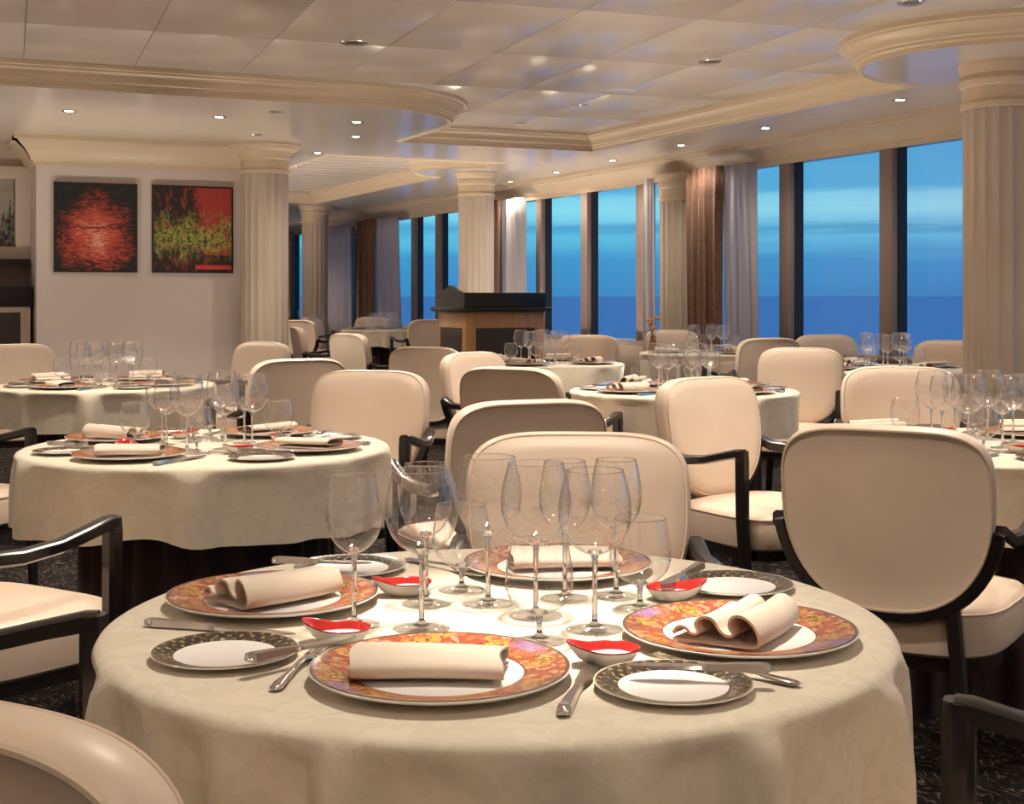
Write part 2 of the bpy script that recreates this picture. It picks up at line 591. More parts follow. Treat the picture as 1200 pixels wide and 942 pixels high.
def print_grey():
    m, g, out = new_mat('grey_cityscape_print')
    co = g.obj_coord()
    s = g.node('ShaderNodeSeparateXYZ', inp={0: co})
    sky = g.noise(g.scaled(co, (3, 3, 8)), 1.0, 4.0)
    skyc = g.ramp(sky, [(0.3, (0.30, 0.27, 0.22)), (0.7, (0.46, 0.42, 0.35))])
    steps = g.noise(g.scaled(co, (26, 1, 1)), 1.0, 1.0)
    hgt = g.math('MULTIPLY', g.math('SUBTRACT', steps, 0.45), 0.7)
    tower = g.math('LESS_THAN', s.outputs[2], g.math('SUBTRACT', hgt, 0.05))
    dk = g.ramp(g.noise(co, 40.0, 3.0), [(0.4, (0.02, 0.02, 0.018)), (0.62, (0.22, 0.20, 0.17))])
    c = g.mix(tower, skyc, dk)
    b = g.node('ShaderNodeBsdfPrincipled', inp={'Base Color': c, 'Roughness': 0.35})
    g.l.new(b.outputs[0], out.inputs[0])
    return m


M['paint_red'] = painting_red()
M['paint_green'] = painting_green()
M['print'] = print_grey()


def sea_mat():
    m, g, out = new_mat('evening_sea')
    co = g.obj_coord()
    n = g.noise(g.scaled(co, (0.05, 0.012, 1)), 1.0, 4.0)
    b = g.node('ShaderNodeBsdfPrincipled', inp={'Base Color': (0.50, 0.44, 0.72, 1), 'Roughness': 0.55, 'Specular IOR Level': 0.5})
    bp = g.node('ShaderNodeBump', inp={'Strength': 0.5, 'Distance': 1.0, 'Height': n})
    g.l.new(bp.outputs[0], b.inputs['Normal'])
    g.l.new(b.outputs[0], out.inputs[0])
    return m


M['sea'] = sea_mat()

# ------------------------------------------------------------------ room shell
XW, XL = 6.85, -4.5           # window wall, left wall
YB, YF = -5.0, 27.0           # behind the camera, far end
ZS, ZT = 2.50, 2.64           # soffit, raised ceiling
ZSILL, ZHEAD = 0.74, 2.31
YP = 12.0                     # wall with the paintings

struct('floor', MB().box(XL, XW + .2, YB, YF, -0.1, 0.0), M['carpet'], smooth=False)
struct('sea', MB().add([(30, -9000, -14), (9000, -9000, -14), (9000, 9000, -14), (30, 9000, -14)], [(0, 1, 2, 3)]), M['sea'], smooth=False)
struct('wall_left', MB().box(XL - .1, XL, YB, 12.6, 0, 2.7), M['wall'], smooth=False)
struct('wall_back', MB().box(XL, XW + .2, YB - .1, YB, 0, 2.7), M['wall'], smooth=False)
struct('wall_front', MB().box(3.0, XW + .2, YF, YF + .1, 0, 2.7), M['wall_dark'], smooth=False)
struct('wall_paintings', MB().box(1.13, 3.1, YP, YP + .75, 0, 2.5), M['wall'], smooth=False)
struct('wall_alcove', MB().box(XL, 1.13, 12.6, 12.7, 0, 2.5), M['wall_dark'], smooth=False)
struct('wall_partition', MB().box(2.95, 3.1, YP + .35, YF, 0, 2.5), M['wall'], smooth=False)
wl = struct('wall_window_side', MB().box(XW, XW + .2, YB, YF, 0, ZSILL).box(XW, XW + .2, YB, YF, ZHEAD, 2.7), M['wall_dark'], smooth=False)
struct('trim_1', MB().box(XW - .14, XW + .02, YB, YF, ZSILL - .04, ZSILL, 0.008), M['mullion'])

# raised ceiling: backing plus single panels
ce = struct('ceiling', MB().box(XL, XW + .2, YB, YF, ZT + .012, ZT + .1), M['seam'], smooth=False)
panel_me = MB().box(-.3292, .3292, -.6595, .6595, 0, .012, 0.0015).mesh('ceiling_panel', M['ceiling'])
th = radians(-4.4)
for i in range(-9, 14):
    for j in range(-6, 13):
        lx, ly = i * 0.662 + 0.41, j * 1.322 + 0.5 
        x, y = lx * cos(th) - ly * sin(th), lx * sin(th) + ly * cos(th)
        if XL + .4 < x < XW - .3 and -4 < y < 11.9 and not (y > 9.9 and x < 3.2) and not (x > 6.1):
            link('ceiling_panel', panel_me, ce, (x, y, ZT), th)
slat_me = MB().box(-1.35, 1.35, -.155, .155, 0, .012, 0.003).mesh('ceiling_slat', M['ceiling'])
for j in range(26):
    link('ceiling_panel', slat_me, ce, (4.8, 12.3 + j * 0.32, ZT), 0)


def arc(cx, cy, r, a0, a1, n=20):
    return [(cx + r * cos(radians(a0 + (a1 - a0) * k / n)), cy + r * sin(radians(a0 + (a1 - a0) * k / n))) for k in range(n + 1)]


COLS = [(5.75, 5.96), (5.75, 13.6), (5.75, 19.7)]
XE = 5.82
RD = 0.78
da = math.degrees(math.acos((XE - 5.75) / RD))
tray1 = [(XL + .6, YB + .6), (XE, YB + .6)] + arc(5.75, 5.96, RD, 360 - da, da - 0 - 0 if False else da, 2)[:1] \
    + [p for p in arc(5.75, 5.96, RD, -da, -(360 - da), 28)][1:] + [(XE, 11.05), (3.95, 11.05), (3.95, 10.05)] \
    + arc(2.95, 10.05, 1.0, 0, -90, 18)[1:] + [(XL + .6, 9.05)]
tray2 = [(3.75, 12.45), (XE - .25, 12.45)] + arc(5.75, 13.6, 0.66, -105, -255, 22) + [(XE - .25, 19.0), (3.75, 19.0)]


def soffit_mesh():
    bm = bmesh.new()
    es = []
    for loop in ([(XL, YB), (XW, YB), (XW, YF), (XL, YF)], tray1, tray2):
        vsx = [bm.verts.new((x, y, ZS)) for x, y in loop]
        for a, b in zip(vsx, vsx[1:] + vsx[:1]):
            es.append(bm.edges.new((a, b)))
    bmesh.ops.triangle_fill(bm, use_beauty=True, use_dissolve=False, edges=es)
    bmesh.ops.recalc_face_normals(bm, faces=bm.faces)
    for f in bm.faces:
        if f.normal.z > 0:
            f.normal_flip()
    r = bmesh.ops.extrude_face_region(bm, geom=bm.faces[:])
    for v in [e for e in r['geom'] if isinstance(e, bmesh.types.BMVert)]:
        v.co.z += 0.02
    me = bpy.data.meshes.new('soffit')
    bmesh.ops.recalc_face_normals(bm, faces=bm.faces)
    bm.to_mesh(me)
    bm.free()
    me.materials.append(M['soffit'])
    return me


so = link('ceiling_soffit', soffit_mesh())
so['kind'] = 'structure'


def offset_loop(loop, off, inward=1):
    """offset a closed plan polygon (mitred)"""
    n = len(loop)
    area = sum(loop[i][0] * loop[(i + 1) % n][1] - loop[(i + 1) % n][0] * loop[i][1] for i in range(n))
    sgn = 1 if area > 0 else -1
    out = []
    for i in range(n):
        p0, p1, p2 = Vector(loop[i - 1]), Vector(loop[i]), Vector(loop[(i + 1) % n])
        d1 = (p1 - p0).normalized()
        d2 = (p2 - p1).normalized()
        n1 = Vector((-d1.y, d1.x)) * sgn
        n2 = Vector((-d2.y, d2.x)) * sgn
        m = (n1 + n2)
        if m.length < 1e-6:
            m = n1.copy()
        m.normalize()
        k = min(1.6, 1.0 / max(0.3, m.dot(n1)))
        out.append(p1 + m * off * k * inward)
    return out


CROWN = [(-.02, 0.0), (0.0, -.012), (0.012, -.012), (0.018, 0.012), (0.03, 0.02), (0.034, 0.034), (0.048, 0.040), (0.056, 0.062),
         (0.075, 0.085), (0.10, 0.098), (0.105, 0.110), (0.125, 0.114), (0.13, 0.14)]


def crown_loop(loop):
    mb = MB()
    rr = []
    for off, dz in CROWN:
        rr.append([(q.x, q.y, ZS + dz) for q in offset_loop(loop, off)])
    mb.rings(rr, cap0=False, cap1=False)
    return mb


struct('trim_2', crown_loop(tray1), M['crown'], angle=25)
struct('trim_3', crown_loop(tray2), M['crown'], angle=25)

# crown along the window head
WCROWN = [(0.0, ZHEAD - .02), (0.035, ZHEAD - .02), (0.035, ZHEAD + .02), (0.05, ZHEAD + .025), (0.055, ZHEAD + .05), (0.08, ZHEAD + .085),
          (0.12, ZHEAD + .12), (0.15, ZHEAD + .132), (0.155, ZHEAD + .155), (0.19, ZHEAD + .16), (0.19, ZS + .001)]
struct('trim_4', MB().rings([[(XW - o_, y, z) for o_, z in WCROWN] for y in (YB, YF)], closed=False, cap0=False, cap1=False), M['crown'], angle=25)
# crown over the painting wall
PCROWN = [(0.0, 2.27), (0.03, 2.27), (0.03, 2.30), (0.05, 2.305), (0.06, 2.34), (0.10, 2.40), (0.15, 2.445), (0.155, 2.46), (0.19, 2.465), (0.19, ZS + .001)]
struct('trim_5', MB().rings([[(x + (-o_ if x < 2 else 0), YP - o_, z) for o_, z in PCROWN] for x in (1.13, 3.05)], closed=False, cap0=False, cap1=False)
       .rings([[(1.13 - o_, y, z) for o_, z in PCROWN] for y in (YP - .0, 12.6)], closed=False, cap0=False, cap1=False), M['crown'], angle=25)

# ------------------------------------------------------------------ columns
NF = 18


def flute(a):
    s = abs(sin(a * NF / 2))
    return 1.0 - 0.055 * max(0.0, (s - 0.30) / 0.70) ** 0.6


def column(x, y, r, top, name='column', flare=1.75):
    c = link(name, None, None, (x, y, 0))
    c['kind'] = 'structure'
    link('shaft', MB().lathe([(r, 0.10), (r, top - .24)], NF * 10, rfun=flute).mesh('shaft', M['column'], angle=35), c)
    cap = [(r * 0.99, -.26), (r * 1.06, -.255), (r * 1.07, -.225), (r * 1.02, -.22), (r * 1.02, -.14), (r * 1.08, -.13), (r * 1.12, -.10),
           (r * (1 + .35 * (flare - 1)), -.07), (r * (1 + .75 * (flare - 1)), -.045), (r * (1 + .8 * (flare - 1)), -.03), (r * flare, -.02), (r * flare, 0.0)]
    link('capital', MB().lathe([(a, top + z) for a, z in cap], 48).mesh('capital', M['crown'], angle=30), c)
    link('base', MB().lathe([(r * 1.25, 0), (r * 1.25, .07), (r * 1.1, .09), (r * 1.0, .10)], 40).mesh('base', M['column']), c)
    return c


column(*COLS[0], 0.215, ZS, flare=1.12)
column(*COLS[1], 0.19, ZS, flare=1.25)
column(*COLS[2], 0.19, ZS, flare=1.25)
column(3.0, 11.82, 0.205, ZS, flare=1.55)
ENG = [2.0, 6.6, 11.2, 15.8, 20.4]
for y in ENG:
    column(XW - .02, y, 0.20, ZHEAD + .02, flare=1.15)
# piers behind the engaged columns
for k, y in enumerate(ENG):
    struct('wall_pier', MB().box(XW, XW + .2, y - .22, y + .22, ZSILL, ZHEAD), M['wall_dark'], smooth=False)

# ------------------------------------------------------------------ windows
MULL = {(-5.0, 2.0): [-3.8, -2.6, -1.4, -.2, 1.0], (2.0, 6.6): [2.55, 3.75, 4.9, 6.1], (6.6, 11.2): [6.98, 8.26, 9.54, 10.8],
        (11.2, 15.8): [11.97, 13.17, 14.3, 15.45], (15.8, 20.4): [16.4, 17.5, 18.45, 19.6], (20.4, 27.0): [21.3, 22.5, 23.7, 24.9, 26.1]}
wn = 0
for (y0, y1), ms in MULL.items():
    wn += 1
    root = link('window_%d' % wn, None, None, (XW, (y0 + y1) / 2, 0))
    root['kind'] = 'structure'
    yc = (y0 + y1) / 2
    a, b = y0 + .2, y1 - .2
    edges = [a] + ms + [b]
    for q0, q1 in zip(edges, edges[1:]):
        if q1 - q0 > 0.1:
            link('pane', MB().box(.085, .097, q0 - yc, q1 - yc, ZSILL, ZHEAD).mesh('pane', M['pane'], smooth=False), root)
    for q in ms:
        mm = link('mullion', MB().box(-.03, .10, q - yc - .075, q - yc + .075, ZSILL, ZHEAD, 0.006).mesh('mullion', M['mullion']), root)
        link('gasket', MB().box(.02, .098, q - yc - .092, q - yc - .074, ZSILL, ZHEAD).mesh('gasket', M['gasket'], smooth=False), mm)
        link('gasket', MB().box(.02, .098, q - yc + .074, q - yc + .092, ZSILL, ZHEAD).mesh('gasket', M['gasket'], smooth=False), mm)


# ------------------------------------------------------------------ curtains
def curtain(name, mat, y0, y1, x, nfold, amp, label, pinch=0.0, lean=0.0):
    n = nfold * 10
    rr = []
    zs = [0.02, 0.5, 0.9, 1.2, 1.5, 1.8, 2.1, ZHEAD + .005]
    ph = random.random() * 6
    for z in zs:
        t = 1 - (z / ZHEAD)
        ring = []
        for k in range(n + 1):
            s = k / n
            y = y0 + (y1 - y0) * s * (1 + pinch * t) + lean * t * s
            a = amp * (0.6 + 0.4 * sin(3.1 * s * nfold + ph))
            ring.append((x + a * sin(s * nfold * 2 * pi + ph) + .008 * sin(z * 2 + s * 9), y, z))
        rr.append(ring)
    mb = MB()
    mb.rings(rr, closed=False, cap0=False, cap1=False)
    me = mb.mesh(name, mat)
    o = link(name, me)
    md = o.modifiers.new('thickness', 'SOLIDIFY')
    md.thickness = 0.004
    tag(o, label, 'curtain')
    return o


curtain('drape', M['drape'], 10.64, 10.10, XW - .30, 6, 0.035, 'brown drape gathered right of the column behind the window tables')
curtain('sheer_curtain', M['sheer'], 10.16, 9.68, XW - .22, 5, 0.030, 'pale sheer curtain beside the broad brown drape', lean=-.08)
curtain('sheer_curtain', M['sheer'], 11.45, 11.66, XW - .15, 3, 0.020, 'thin sheer strip tight against the far side of the window column')
curtain('drape', M['drape'], 15.35, 14.80, XW - .30, 6, 0.035, 'brown drape just right of the column behind the podium')
curtain('sheer_curtain', M['sheer'], 14.90, 14.25, XW - .22, 5, 0.030, 'sheer curtain beside the column behind the podium', lean=-.10)
curtain('drape', M['drape'], 20.15, 19.4, XW - .30, 6, 0.035, 'dark drape at the farthest bank of windows')
curtain('sheer_curtain', M['sheer'], 19.45, 18.55, XW - .22, 6, 0.030, 'sheer curtain beside the farthest dark drape', lean=-.25)
curtain('sheer_curtain', M['sheer'], 20.75, 22.3, XW - .2, 9, 0.030, 'blue-grey sheer curtain between the two farthest columns', lean=.25)
curtain('drape', M['drape'], 25.6, 23.9, XW - .30, 9, 0.035, 'blackish drape at the very end of the room')

# ------------------------------------------------------------------ downlights
ring_me = MB().lathe([(.030, -.001), (.044, -.006), (.052, -.005), (.055, 0.0)], 24).mesh('trim_ring', M['steel_ring'])
lamp_on = MB().lathe([(.0001, .0), (.02, -.003), (.031, -.002)], 16).mesh('lamp', M['lamp_on'])
lamp_off = MB().lathe([(.0001, .0), (.02, -.0005), (.031, -.001)], 16).mesh('lamp', M['lamp_off'])
WARM = (1.0, 0.87, 0.72)


def downlight(px, py, z, lit, watt=0, cone=140, blend=0.9, big=1.0, label='', world=None, aim=None):
    """fixture set into the ceiling plane z; aim = plan point the beam is turned to"""
    if world is None:
        d = FPX * (z - EYE) / (345 - py)
        p = P((px - 600) / FPX * d, d, z)
    else:
        p = Vector((*world, z))
    r = link('downlight', None, None, p)
    a = link('trim_ring', ring_me, r)
    b = link('lamp', lamp_on if lit else lamp_off, r)
    for o in (a, b):
        o.scale = (big, big, 1)
    if watt:
        l = bpy.data.lights.new('downlight_beam', 'SPOT')
        l.energy = watt
        l.color = WARM
        l.spot_size = radians(cone)
        l.spot_blend = blend
        l.shadow_soft_size = 0.045
        lo = link('downlight_beam', l, r, (0, 0, -.03))
        if aim is not None:
            v = Vector((aim.x - p.x, aim.y - p.y, .75 - p.z))
            lo.rotation_euler = v.to_track_quat('-Z', 'Y').to_euler()
    tag(r, label, 'ceiling light', 'recessed ceiling downlights')
    return r


W1 = 34
# left rounded soffit
downlight(81, 130, ZS, True, 130, 120, label='brightest lit downlight above the red painting')
downlight(257, 137, ZS, True, 130, 120, label='lit downlight above the green and red painting')
downlight(324, 131, ZS, False, label='unlit ceiling fitting between two lit downlights on the rounded soffit')
downlight(300, 158, ZS, False, label='unlit ceiling fitting just above the capital by the paintings')
downlight(418, 143, ZS, True, W1, label='star-bright downlight near the rounded soffit edge')
downlight(417, 160, ZS, True, W1, label='smaller lit downlight right behind the star-bright one')
downlight(372, 179, ZS, True, W1, label='lit downlight just right of the painting-wall capital')
downlight(344, 195, ZS, True, 0, label='tiny lit downlight touching the painting-wall column')
# window soffit
downlight(1055, 117, ZS, True, W1, label='dim downlight over the window panes by the large column')
downlight(897, 150, ZS, True, W1, label='downlight on the window soffit above the second mullion')
downlight(798, 170, ZS, True, W1, label='downlight above the window column and brown drape')
downlight(718, 188, ZS, True, W1, label='downlight above the middle bank of windows, nearest the window column')
downlight(652, 202, ZS, True, W1, label='middle downlight above the middle bank of windows')
downlight(598, 213, ZS, True, W1, label='downlight beside the column capital behind the podium')
downlight(533, 231, ZS, True, 0, label='small downlight left of the podium column')
downlight(483, 238, ZS, True, 130, 90, aim=P(-1.5, 17.5), label='small downlight over the farthest bank of windows')
downlight(425, 248, ZS, True, 130, 90, aim=P(-2.2, 18.0), label='tiny downlight above the farthest column')
downlight(0, 0, ZS, True, 110, 150, world=(4.9, 21.6), label='tiny lit downlight over the farthest table')
downlight(0, 0, ZS, True, 110, 150, world=(4.6, 24.4), label='tiny lit downlight at the very end of the room')
downlight(0, 0, ZS, True, 110, 150, world=(3.5, 16.0), label='added downlight hidden behind the painting wall')  # unseen lamp added to brighten the far end
# raised ceiling fittings: dark faces, each given an added beam
downlight(415, 50, ZT, False, 170, 80, big=1.5, aim=P(-.56, 6.6), label='large dark-faced round fitting on the raised ceiling near the rounded soffit')
downlight(832, 72, ZT, False, 170, 80, big=1.3, aim=P(1.5, 8.6), label='dark-faced silver fitting on the raised ceiling, toward the windows')
downlight(1068, 3, ZT, False, 70, 60, big=1.3, aim=P(1.6, 6.2), label='dark-faced silver fitting above the big round column drum')
downlight(680, 123, ZT, False, 170, 80, big=1.1, aim=P(.2, 9.15), label='dark-faced fitting left of the round ceiling speaker')
downlight(610, 145, ZT, False, 170, 80, big=1.1, aim=P(.4, 10.0), label='dark-faced fitting nearest the far edge of the raised ceiling')
d_ = FPX * (ZT - EYE) / (345 - 107)
sp = link('ceiling_speaker', MB().lathe([(.0001, -.006), (.10, -.006), (.115, -.003), (.118, 0)], 32).mesh('ceiling_speaker', M['soffit']), None,
          P((727 - 600) / FPX * d_, d_, ZT))
tag(sp, 'flat round beige speaker disc on the raised ceiling', 'ceiling speaker')


# ------------------------------------------------------------------ floor uplighters, made up and added as fill to brighten the ceiling
can_me = MB().lathe([(.001, 0), (.075, 0), (.08, .006), (.08, .135), (.074, .142), (.066, .142), (.062, .125)], 24).mesh('housing', M['frame_black'])
lens_me = MB().lathe([(.0001, .124), (.062, .124)], 20).mesh('lens', M['lamp_on'])


def added_uplighter(x, y, watt, label, cone=140):
    r = link('added_floor_uplighter', None, None, (x, y, 0))
    link('housing', can_me, r)
    link('lens', lens_me, r)
    l = bpy.data.lights.new('added_uplighter_beam', 'SPOT')
    l.energy = watt
    l.color = WARM
    l.spot_size = radians(cone)
    l.spot_blend = 0.7
    l.shadow_soft_size = 0.06
    o = link('added_uplighter_beam', l, r, (0, 0, .15))
    o.rotation_euler = (pi, 0, 0)
    tag(r, label, 'floor lamp', 'added floor uplighters')


UP = 66  # power of each added fill lamp
for x, y in ((-3.9, -3.5), (-.5, -4.2), (3.0, -4.2), (5.9, -2.5), (-3.9, .5), (-1.6, -1.2), (2.6, -1.2), (5.6, 1.2), (-3.9, 4.0), (-1.4, 4.2), (3.9, 2.6), (-3.9, 7.6), (-1.3, 7.8), (-1.2, 10.8), (.55, 10.6), (-3.6, 11.0)):
    added_uplighter(x, y, UP, 'small black floor uplighter added outside the picture')
for x, y, lab in ((6.35, 4.0, 'floor uplighter hidden right of the large column'), (6.05, 9.3, 'floor uplighter under the sill behind the window tables'),  # more added fill lamps, kept out of sight among the furniture
                  (6.05, 12.3, 'floor uplighter under the sill just past the window column'), (6.05, 14.0, 'floor uplighter under the sill behind the podium'),
                  (6.0, 16.8, 'floor uplighter under the sill past the podium column'), (6.0, 18.0, 'floor uplighter under the farthest bank of windows'), (4.2, 23.5, 'floor uplighter at the very end of the room'),
                  (2.25, 10.4, 'floor uplighter hidden behind the painting-wall table'), (4.55, 8.1, 'floor uplighter hidden behind the middle table'),
                  (4.9, 12.3, 'floor uplighter hidden behind the podium'), (3.9, 14.6, 'floor uplighter hidden behind the painting wall'), (3.8, 18.0, 'floor uplighter hidden far behind the painting wall'),
                  (3.55, 7.0, 'floor uplighter between the middle chairs'), (4.5, 5.4, 'floor uplighter beside the right-edge table')):
    added_uplighter(x, y, UP * {'beside the right-edge table': .3, 'right of the large column': .4, 'behind the podium': 1.5, 'hidden behind the painting wall': 1.8, 'far behind the painting wall': 2.0}.get(lab.replace('floor uplighter hidden ', '').replace('floor uplighter ', '') if not lab.endswith('hidden behind the painting wall') else 'hidden behind the painting wall', 1.0), lab)


# ------------------------------------------------------------------ chair
def make_chair():
    parts = []
    # seat: rounded trapezoid cushion
    def seat_ring(sx, sy, z, n=44):
        rg = []
        for k in range(n):
            a = 2 * pi * k / n
            ca, sa = cos(a), sin(a)
            x = .265 * math.copysign(abs(ca) ** .5, ca) * sx
            y = .25 * math.copysign(abs(sa) ** .5, sa) * sy
            x *= 1 + .10 * (y / .25)
            rg.append((x, y + .01, z))
        return rg
    mb = MB()
    mb.rings([seat_ring(.93, .93, .335), seat_ring(.98, .98, .345), seat_ring(1, 1, .37), seat_ring(1.0, 1.0, .425), seat_ring(.985, .985, .445),
              seat_ring(.94, .94, .457), seat_ring(.8, .8, .466), seat_ring(.5, .5, .473), seat_ring(.1, .1, .475)])
    seat = mb.mesh('seat', M['leather'])
    pip = MB().tube(seat_ring(.997, .997, .443), .0035, closed=True).mesh('piping', M['piping'])
    parts.append(('seat', seat, [('piping', pip)]))
    parts.append(('seat_rail', MB().rings([seat_ring(.90, .90, .30), seat_ring(.92, .92, .336)]).mesh('seat_rail', M['black_wood']), []))
    # backrest: shield outline, boxy at the top and tapering below
    TILT = radians(9)
    Z0, ZC = .445, .72

    def bpt(x, z, y):
        """shield plane to chair space: concave, leaning back"""
        yy = y + .30 * x * x
        dz = z - Z0
        return (x, -.235 + yy * cos(TILT) - dz * sin(TILT), Z0 + dz * cos(TILT) + yy * sin(TILT))

    def outline(s, n=64, a0=0, a1=2 * pi, closed=True):
        pts = []
        for k in range(n if closed else n + 1):
            a = a0 + (a1 - a0) * k / n
            ca, sa = cos(a), sin(a)
            if sa >= 0:
                x = .25 * math.copysign(abs(ca) ** .50, ca)
                z = .178 * abs(sa) ** .50
            else:
                x = .25 * math.copysign(abs(ca) ** .80, ca)
                z = -.275 * abs(sa) ** .92
            pts.append((x * s, ZC + z * s - (1 - s) * .03))
        return pts

    def bring(s, y):
        return [bpt(x, z, y) for x, z in outline(s)]
    mb = MB()
    mb.rings([bring(.05, .052), bring(.45, .050), bring(.78, .044), bring(.92, .034), bring(.98, .018), bring(1.0, -.005), bring(.995, -.024),
              bring(.965, -.034), bring(.93, -.031), bring(.6, -.030), bring(.05, -.030)])
    back = mb.mesh('backrest', M['leather'], angle=60)
    pip = MB().tube(bring(.972, -.034), .0042, closed=True).mesh('piping', M['piping'])
    pip2 = MB().tube(bring(.955, .0265), .0022, closed=True).mesh('piping', M['leather'])
    parts.append(('backrest', back, [('piping', pip), ('front_piping', pip2)]))
    # black band cradling the lower half of the shield
    low = [bpt(x, z, -.018) for x, z in outline(1.045, 28, radians(192), radians(348), closed=False)]
    parts.append(('back_frame', MB().sweep(low, .016, .022, up=(0, 1, 0)).mesh('back_frame', M['black_wood']), []))
    # rear legs
    for sx in (-1, 1):
        path = [(sx * .135, -.245, .545), (sx * .15, -.25, .47), (sx * .165, -.265, .33), (sx * .185, -.30, .15), (sx * .20, -.345, 0.0)]
        parts.append(('leg', MB().sweep(path, .019, .019, up=(0, 1, 0)).mesh('leg', M['black_wood']), []))
    # arms and front posts
    e = low[0]
    e2 = low[-1]
    for sx in (-1, 1):
        st = e if e[0] * sx > 0 else e2
        path = [st, (sx * .268, -.20, .625), (sx * .29, -.10, .622), (sx * .298, .0, .632), (sx * .298, .08, .650), (sx * .293, .145, .664), (sx * .292, .165, .664)]
        parts.append(('armrest', MB().sweep(path, .021, [.018, .018, .017, .016, .016, .017, .017]).mesh('armrest', M['black_wood']), []))
        path = [(sx * .292, .16, .676), (sx * .292, .16, .64), (sx * .290, .16, .45), (sx * .285, .17, .25), (sx * .28, .19, 0.0)]
        parts.append(('leg', MB().sweep(path, [.019, .021, .020, .019, .015], [.020, .022, .021, .019, .015], up=(0, 1, 0)).mesh('leg', M['black_wood']), []))
    return parts


CHAIR = make_chair()
CHAIR_GROUP = 'cream leather armchairs round the dining tables'


def chair(bpx, bd, f, label, lat=None):
    """bpx pixel column of the middle of the backrest, bd its distance; f facing"""
    if lat is None:
        lat = (bpx - 600) / FPX * bd
    fv = DIR(*f)
    p = P(lat, bd) + fv * 0.275
    return place(CHAIR, 'dining_chair', (p.x, p.y, 0), face_rz(fv), label, 'chair', CHAIR_GROUP)


chair(0, 1.09, (.45, .89), 'cream leather chair seen from behind at the bottom corner of the front table', lat=-.455)
chair(0, 1.97, (1, 0), 'dark-armed chair tucked left of the front table, mostly out of view', lat=-1.12)
chair(677, 3.07, (-.05, -1), 'cream chair facing the camera directly behind the front table glasses')
chair(0, 1.335, (-.9, .43), 'glossy black-railed chair at the right edge of the front table', lat=.845)
chair(1038, 3.28, (.45, .89), 'large cream shield-back chair seen from behind, right of the front table')
chair(830, 5.15, (.62, -.79), 'tall cream armchair turned three-quarters beside the big shield-back chair')
chair(600, 5.9, (.50, .87), 'taupe-shaded chair back in the middle, right behind the half-hidden cream one')
chair(618, 4.07, (-.36, .93), 'half-hidden cream chair just behind the chair of the front table')
chair(434, 5.6, (-.24, -.97), 'wide cream chair facing us across the left-middle table')
chair(500, 8.2, (.45, .89), 'taupe chair back with cream seat below, left of the podium glasses')
chair(556, 7.4, (.78, -.62), 'narrow turned cream chair between two taupe chair backs')
chair(688, 10.5, (-.25, -.97), 'cream chair facing us in front of the blue panes by the podium')
chair(787, 12.05, (.2, -.98), 'whitish chair standing against the fluted window column')
chair(900, 9.85, (-.3, .95), 'taupe chair partly hidden behind another at the window tables')
chair(968, 10.65, (.10, -.99), 'greyish chair with its top against the widest blue pane')
chair(938, 8.0, (-.38, -.92), 'upright cream chair facing us in front of the window table')
chair(1055, 5.9, (-.15, -.99), 'taupe chair behind the tall glasses of the right-hand table')
chair(1113, 9.3, (-.6, -.8), 'chair sliver peeking out left of the large fluted column')
chair(18, 8.6, (.6, -.8), 'taupe chair under the alcove at the far left')
chair(306, 9.0, (-.6, -.8), 'cream chair below the painting-wall column')
chair(349, 6.68, (-.50, .87), 'taupe chair back beside the table under the paintings')
chair(0, 5.32, (.9, -.43), 'black-armed chair at the left edge behind the left-middle table', lat=-2.4)
chair(0, 3.04, (.53, .85), 'cream-seated armchair at the left edge in front of the left-middle table', lat=-1.42)
chair(410, 11.0, (.75, .66), 'small white-sided chair beyond the wide cream chair')
chair(366, 18.5, (.9, -.4), 'small taupe chair at the far table near the far column')
chair(500, 17.0, (-.45, .9), 'small pinkish chair left of the wooden podium')
chair(352, 16.7, (.5, .86), 'tiny pale chair just right of the painting-wall column')
chair(436, 19.2, (-.1, -1), 'tiny pale chair behind the far table glasses')
chair(350, 13.2, (.9, .3), 'small dark-armed chair in the gap right of the painting-wall column')


# ------------------------------------------------------------------ tables
RT = 0.545
ZTOP = 0.745


def tabletop_cloth(seed, nf=13, hem=.535, hero=False):
    rnd = random.Random(seed)
    n = 240 if hero else 150
    ph = [rnd.uniform(0, 6.28) for _ in range(6)]
    folds = []
    amp = .062 if hero else .056
    if hero:
        nf = 25
    for k in range(nf):
        folds.append((2 * pi * (k + rnd.uniform(-.28, .28)) / nf, rnd.uniform(.5, 1.0) * 2.6 / nf, rnd.uniform(.45, 1.3)))

    def fold(a):
        s = 0
        for c, wd, am in folds:
            d = (a - c + pi) % (2 * pi) - pi
            s += am * math.exp(-(d / wd) ** 2)
        return s - .55
    mb = MB()
    rr = []
    for r in (.02, .25, .45, .52):
        rr.append([(r * cos(2 * pi * k / n), r * sin(2 * pi * k / n), 0.0) for k in range(n)])
    for r, z in ((.535, -.0015), (.5435, -.006), (RT + .003, -.014)):
        rr.append([(r * cos(2 * pi * k / n), r * sin(2 * pi * k / n), z) for k in range(n)])
    drop = ZTOP - hem
    for s in (.12, .22, .35, .5, .65, .8, .92, 1.0):
        ring = []
        for k in range(n):
            a = 2 * pi * k / n
            fv = fold(a)
            rad = max(.536, RT + .006 + amp * (1 - (1 - s) ** (4.5 if hero else 3.2)) * (fv - (.16 if hero else .22)))
            z = -drop * s + .012 * s * sin(3 * a + ph[0]) + .008 * s * sin(7 * a + ph[1]) - .010 * s * fv
            ring.append((rad * cos(a), rad * sin(a), z))
        rr.append(ring)
    mb.rings(rr, cap0=True, cap1=False)
    return mb.mesh('tablecloth', M['cloth'], angle=80)


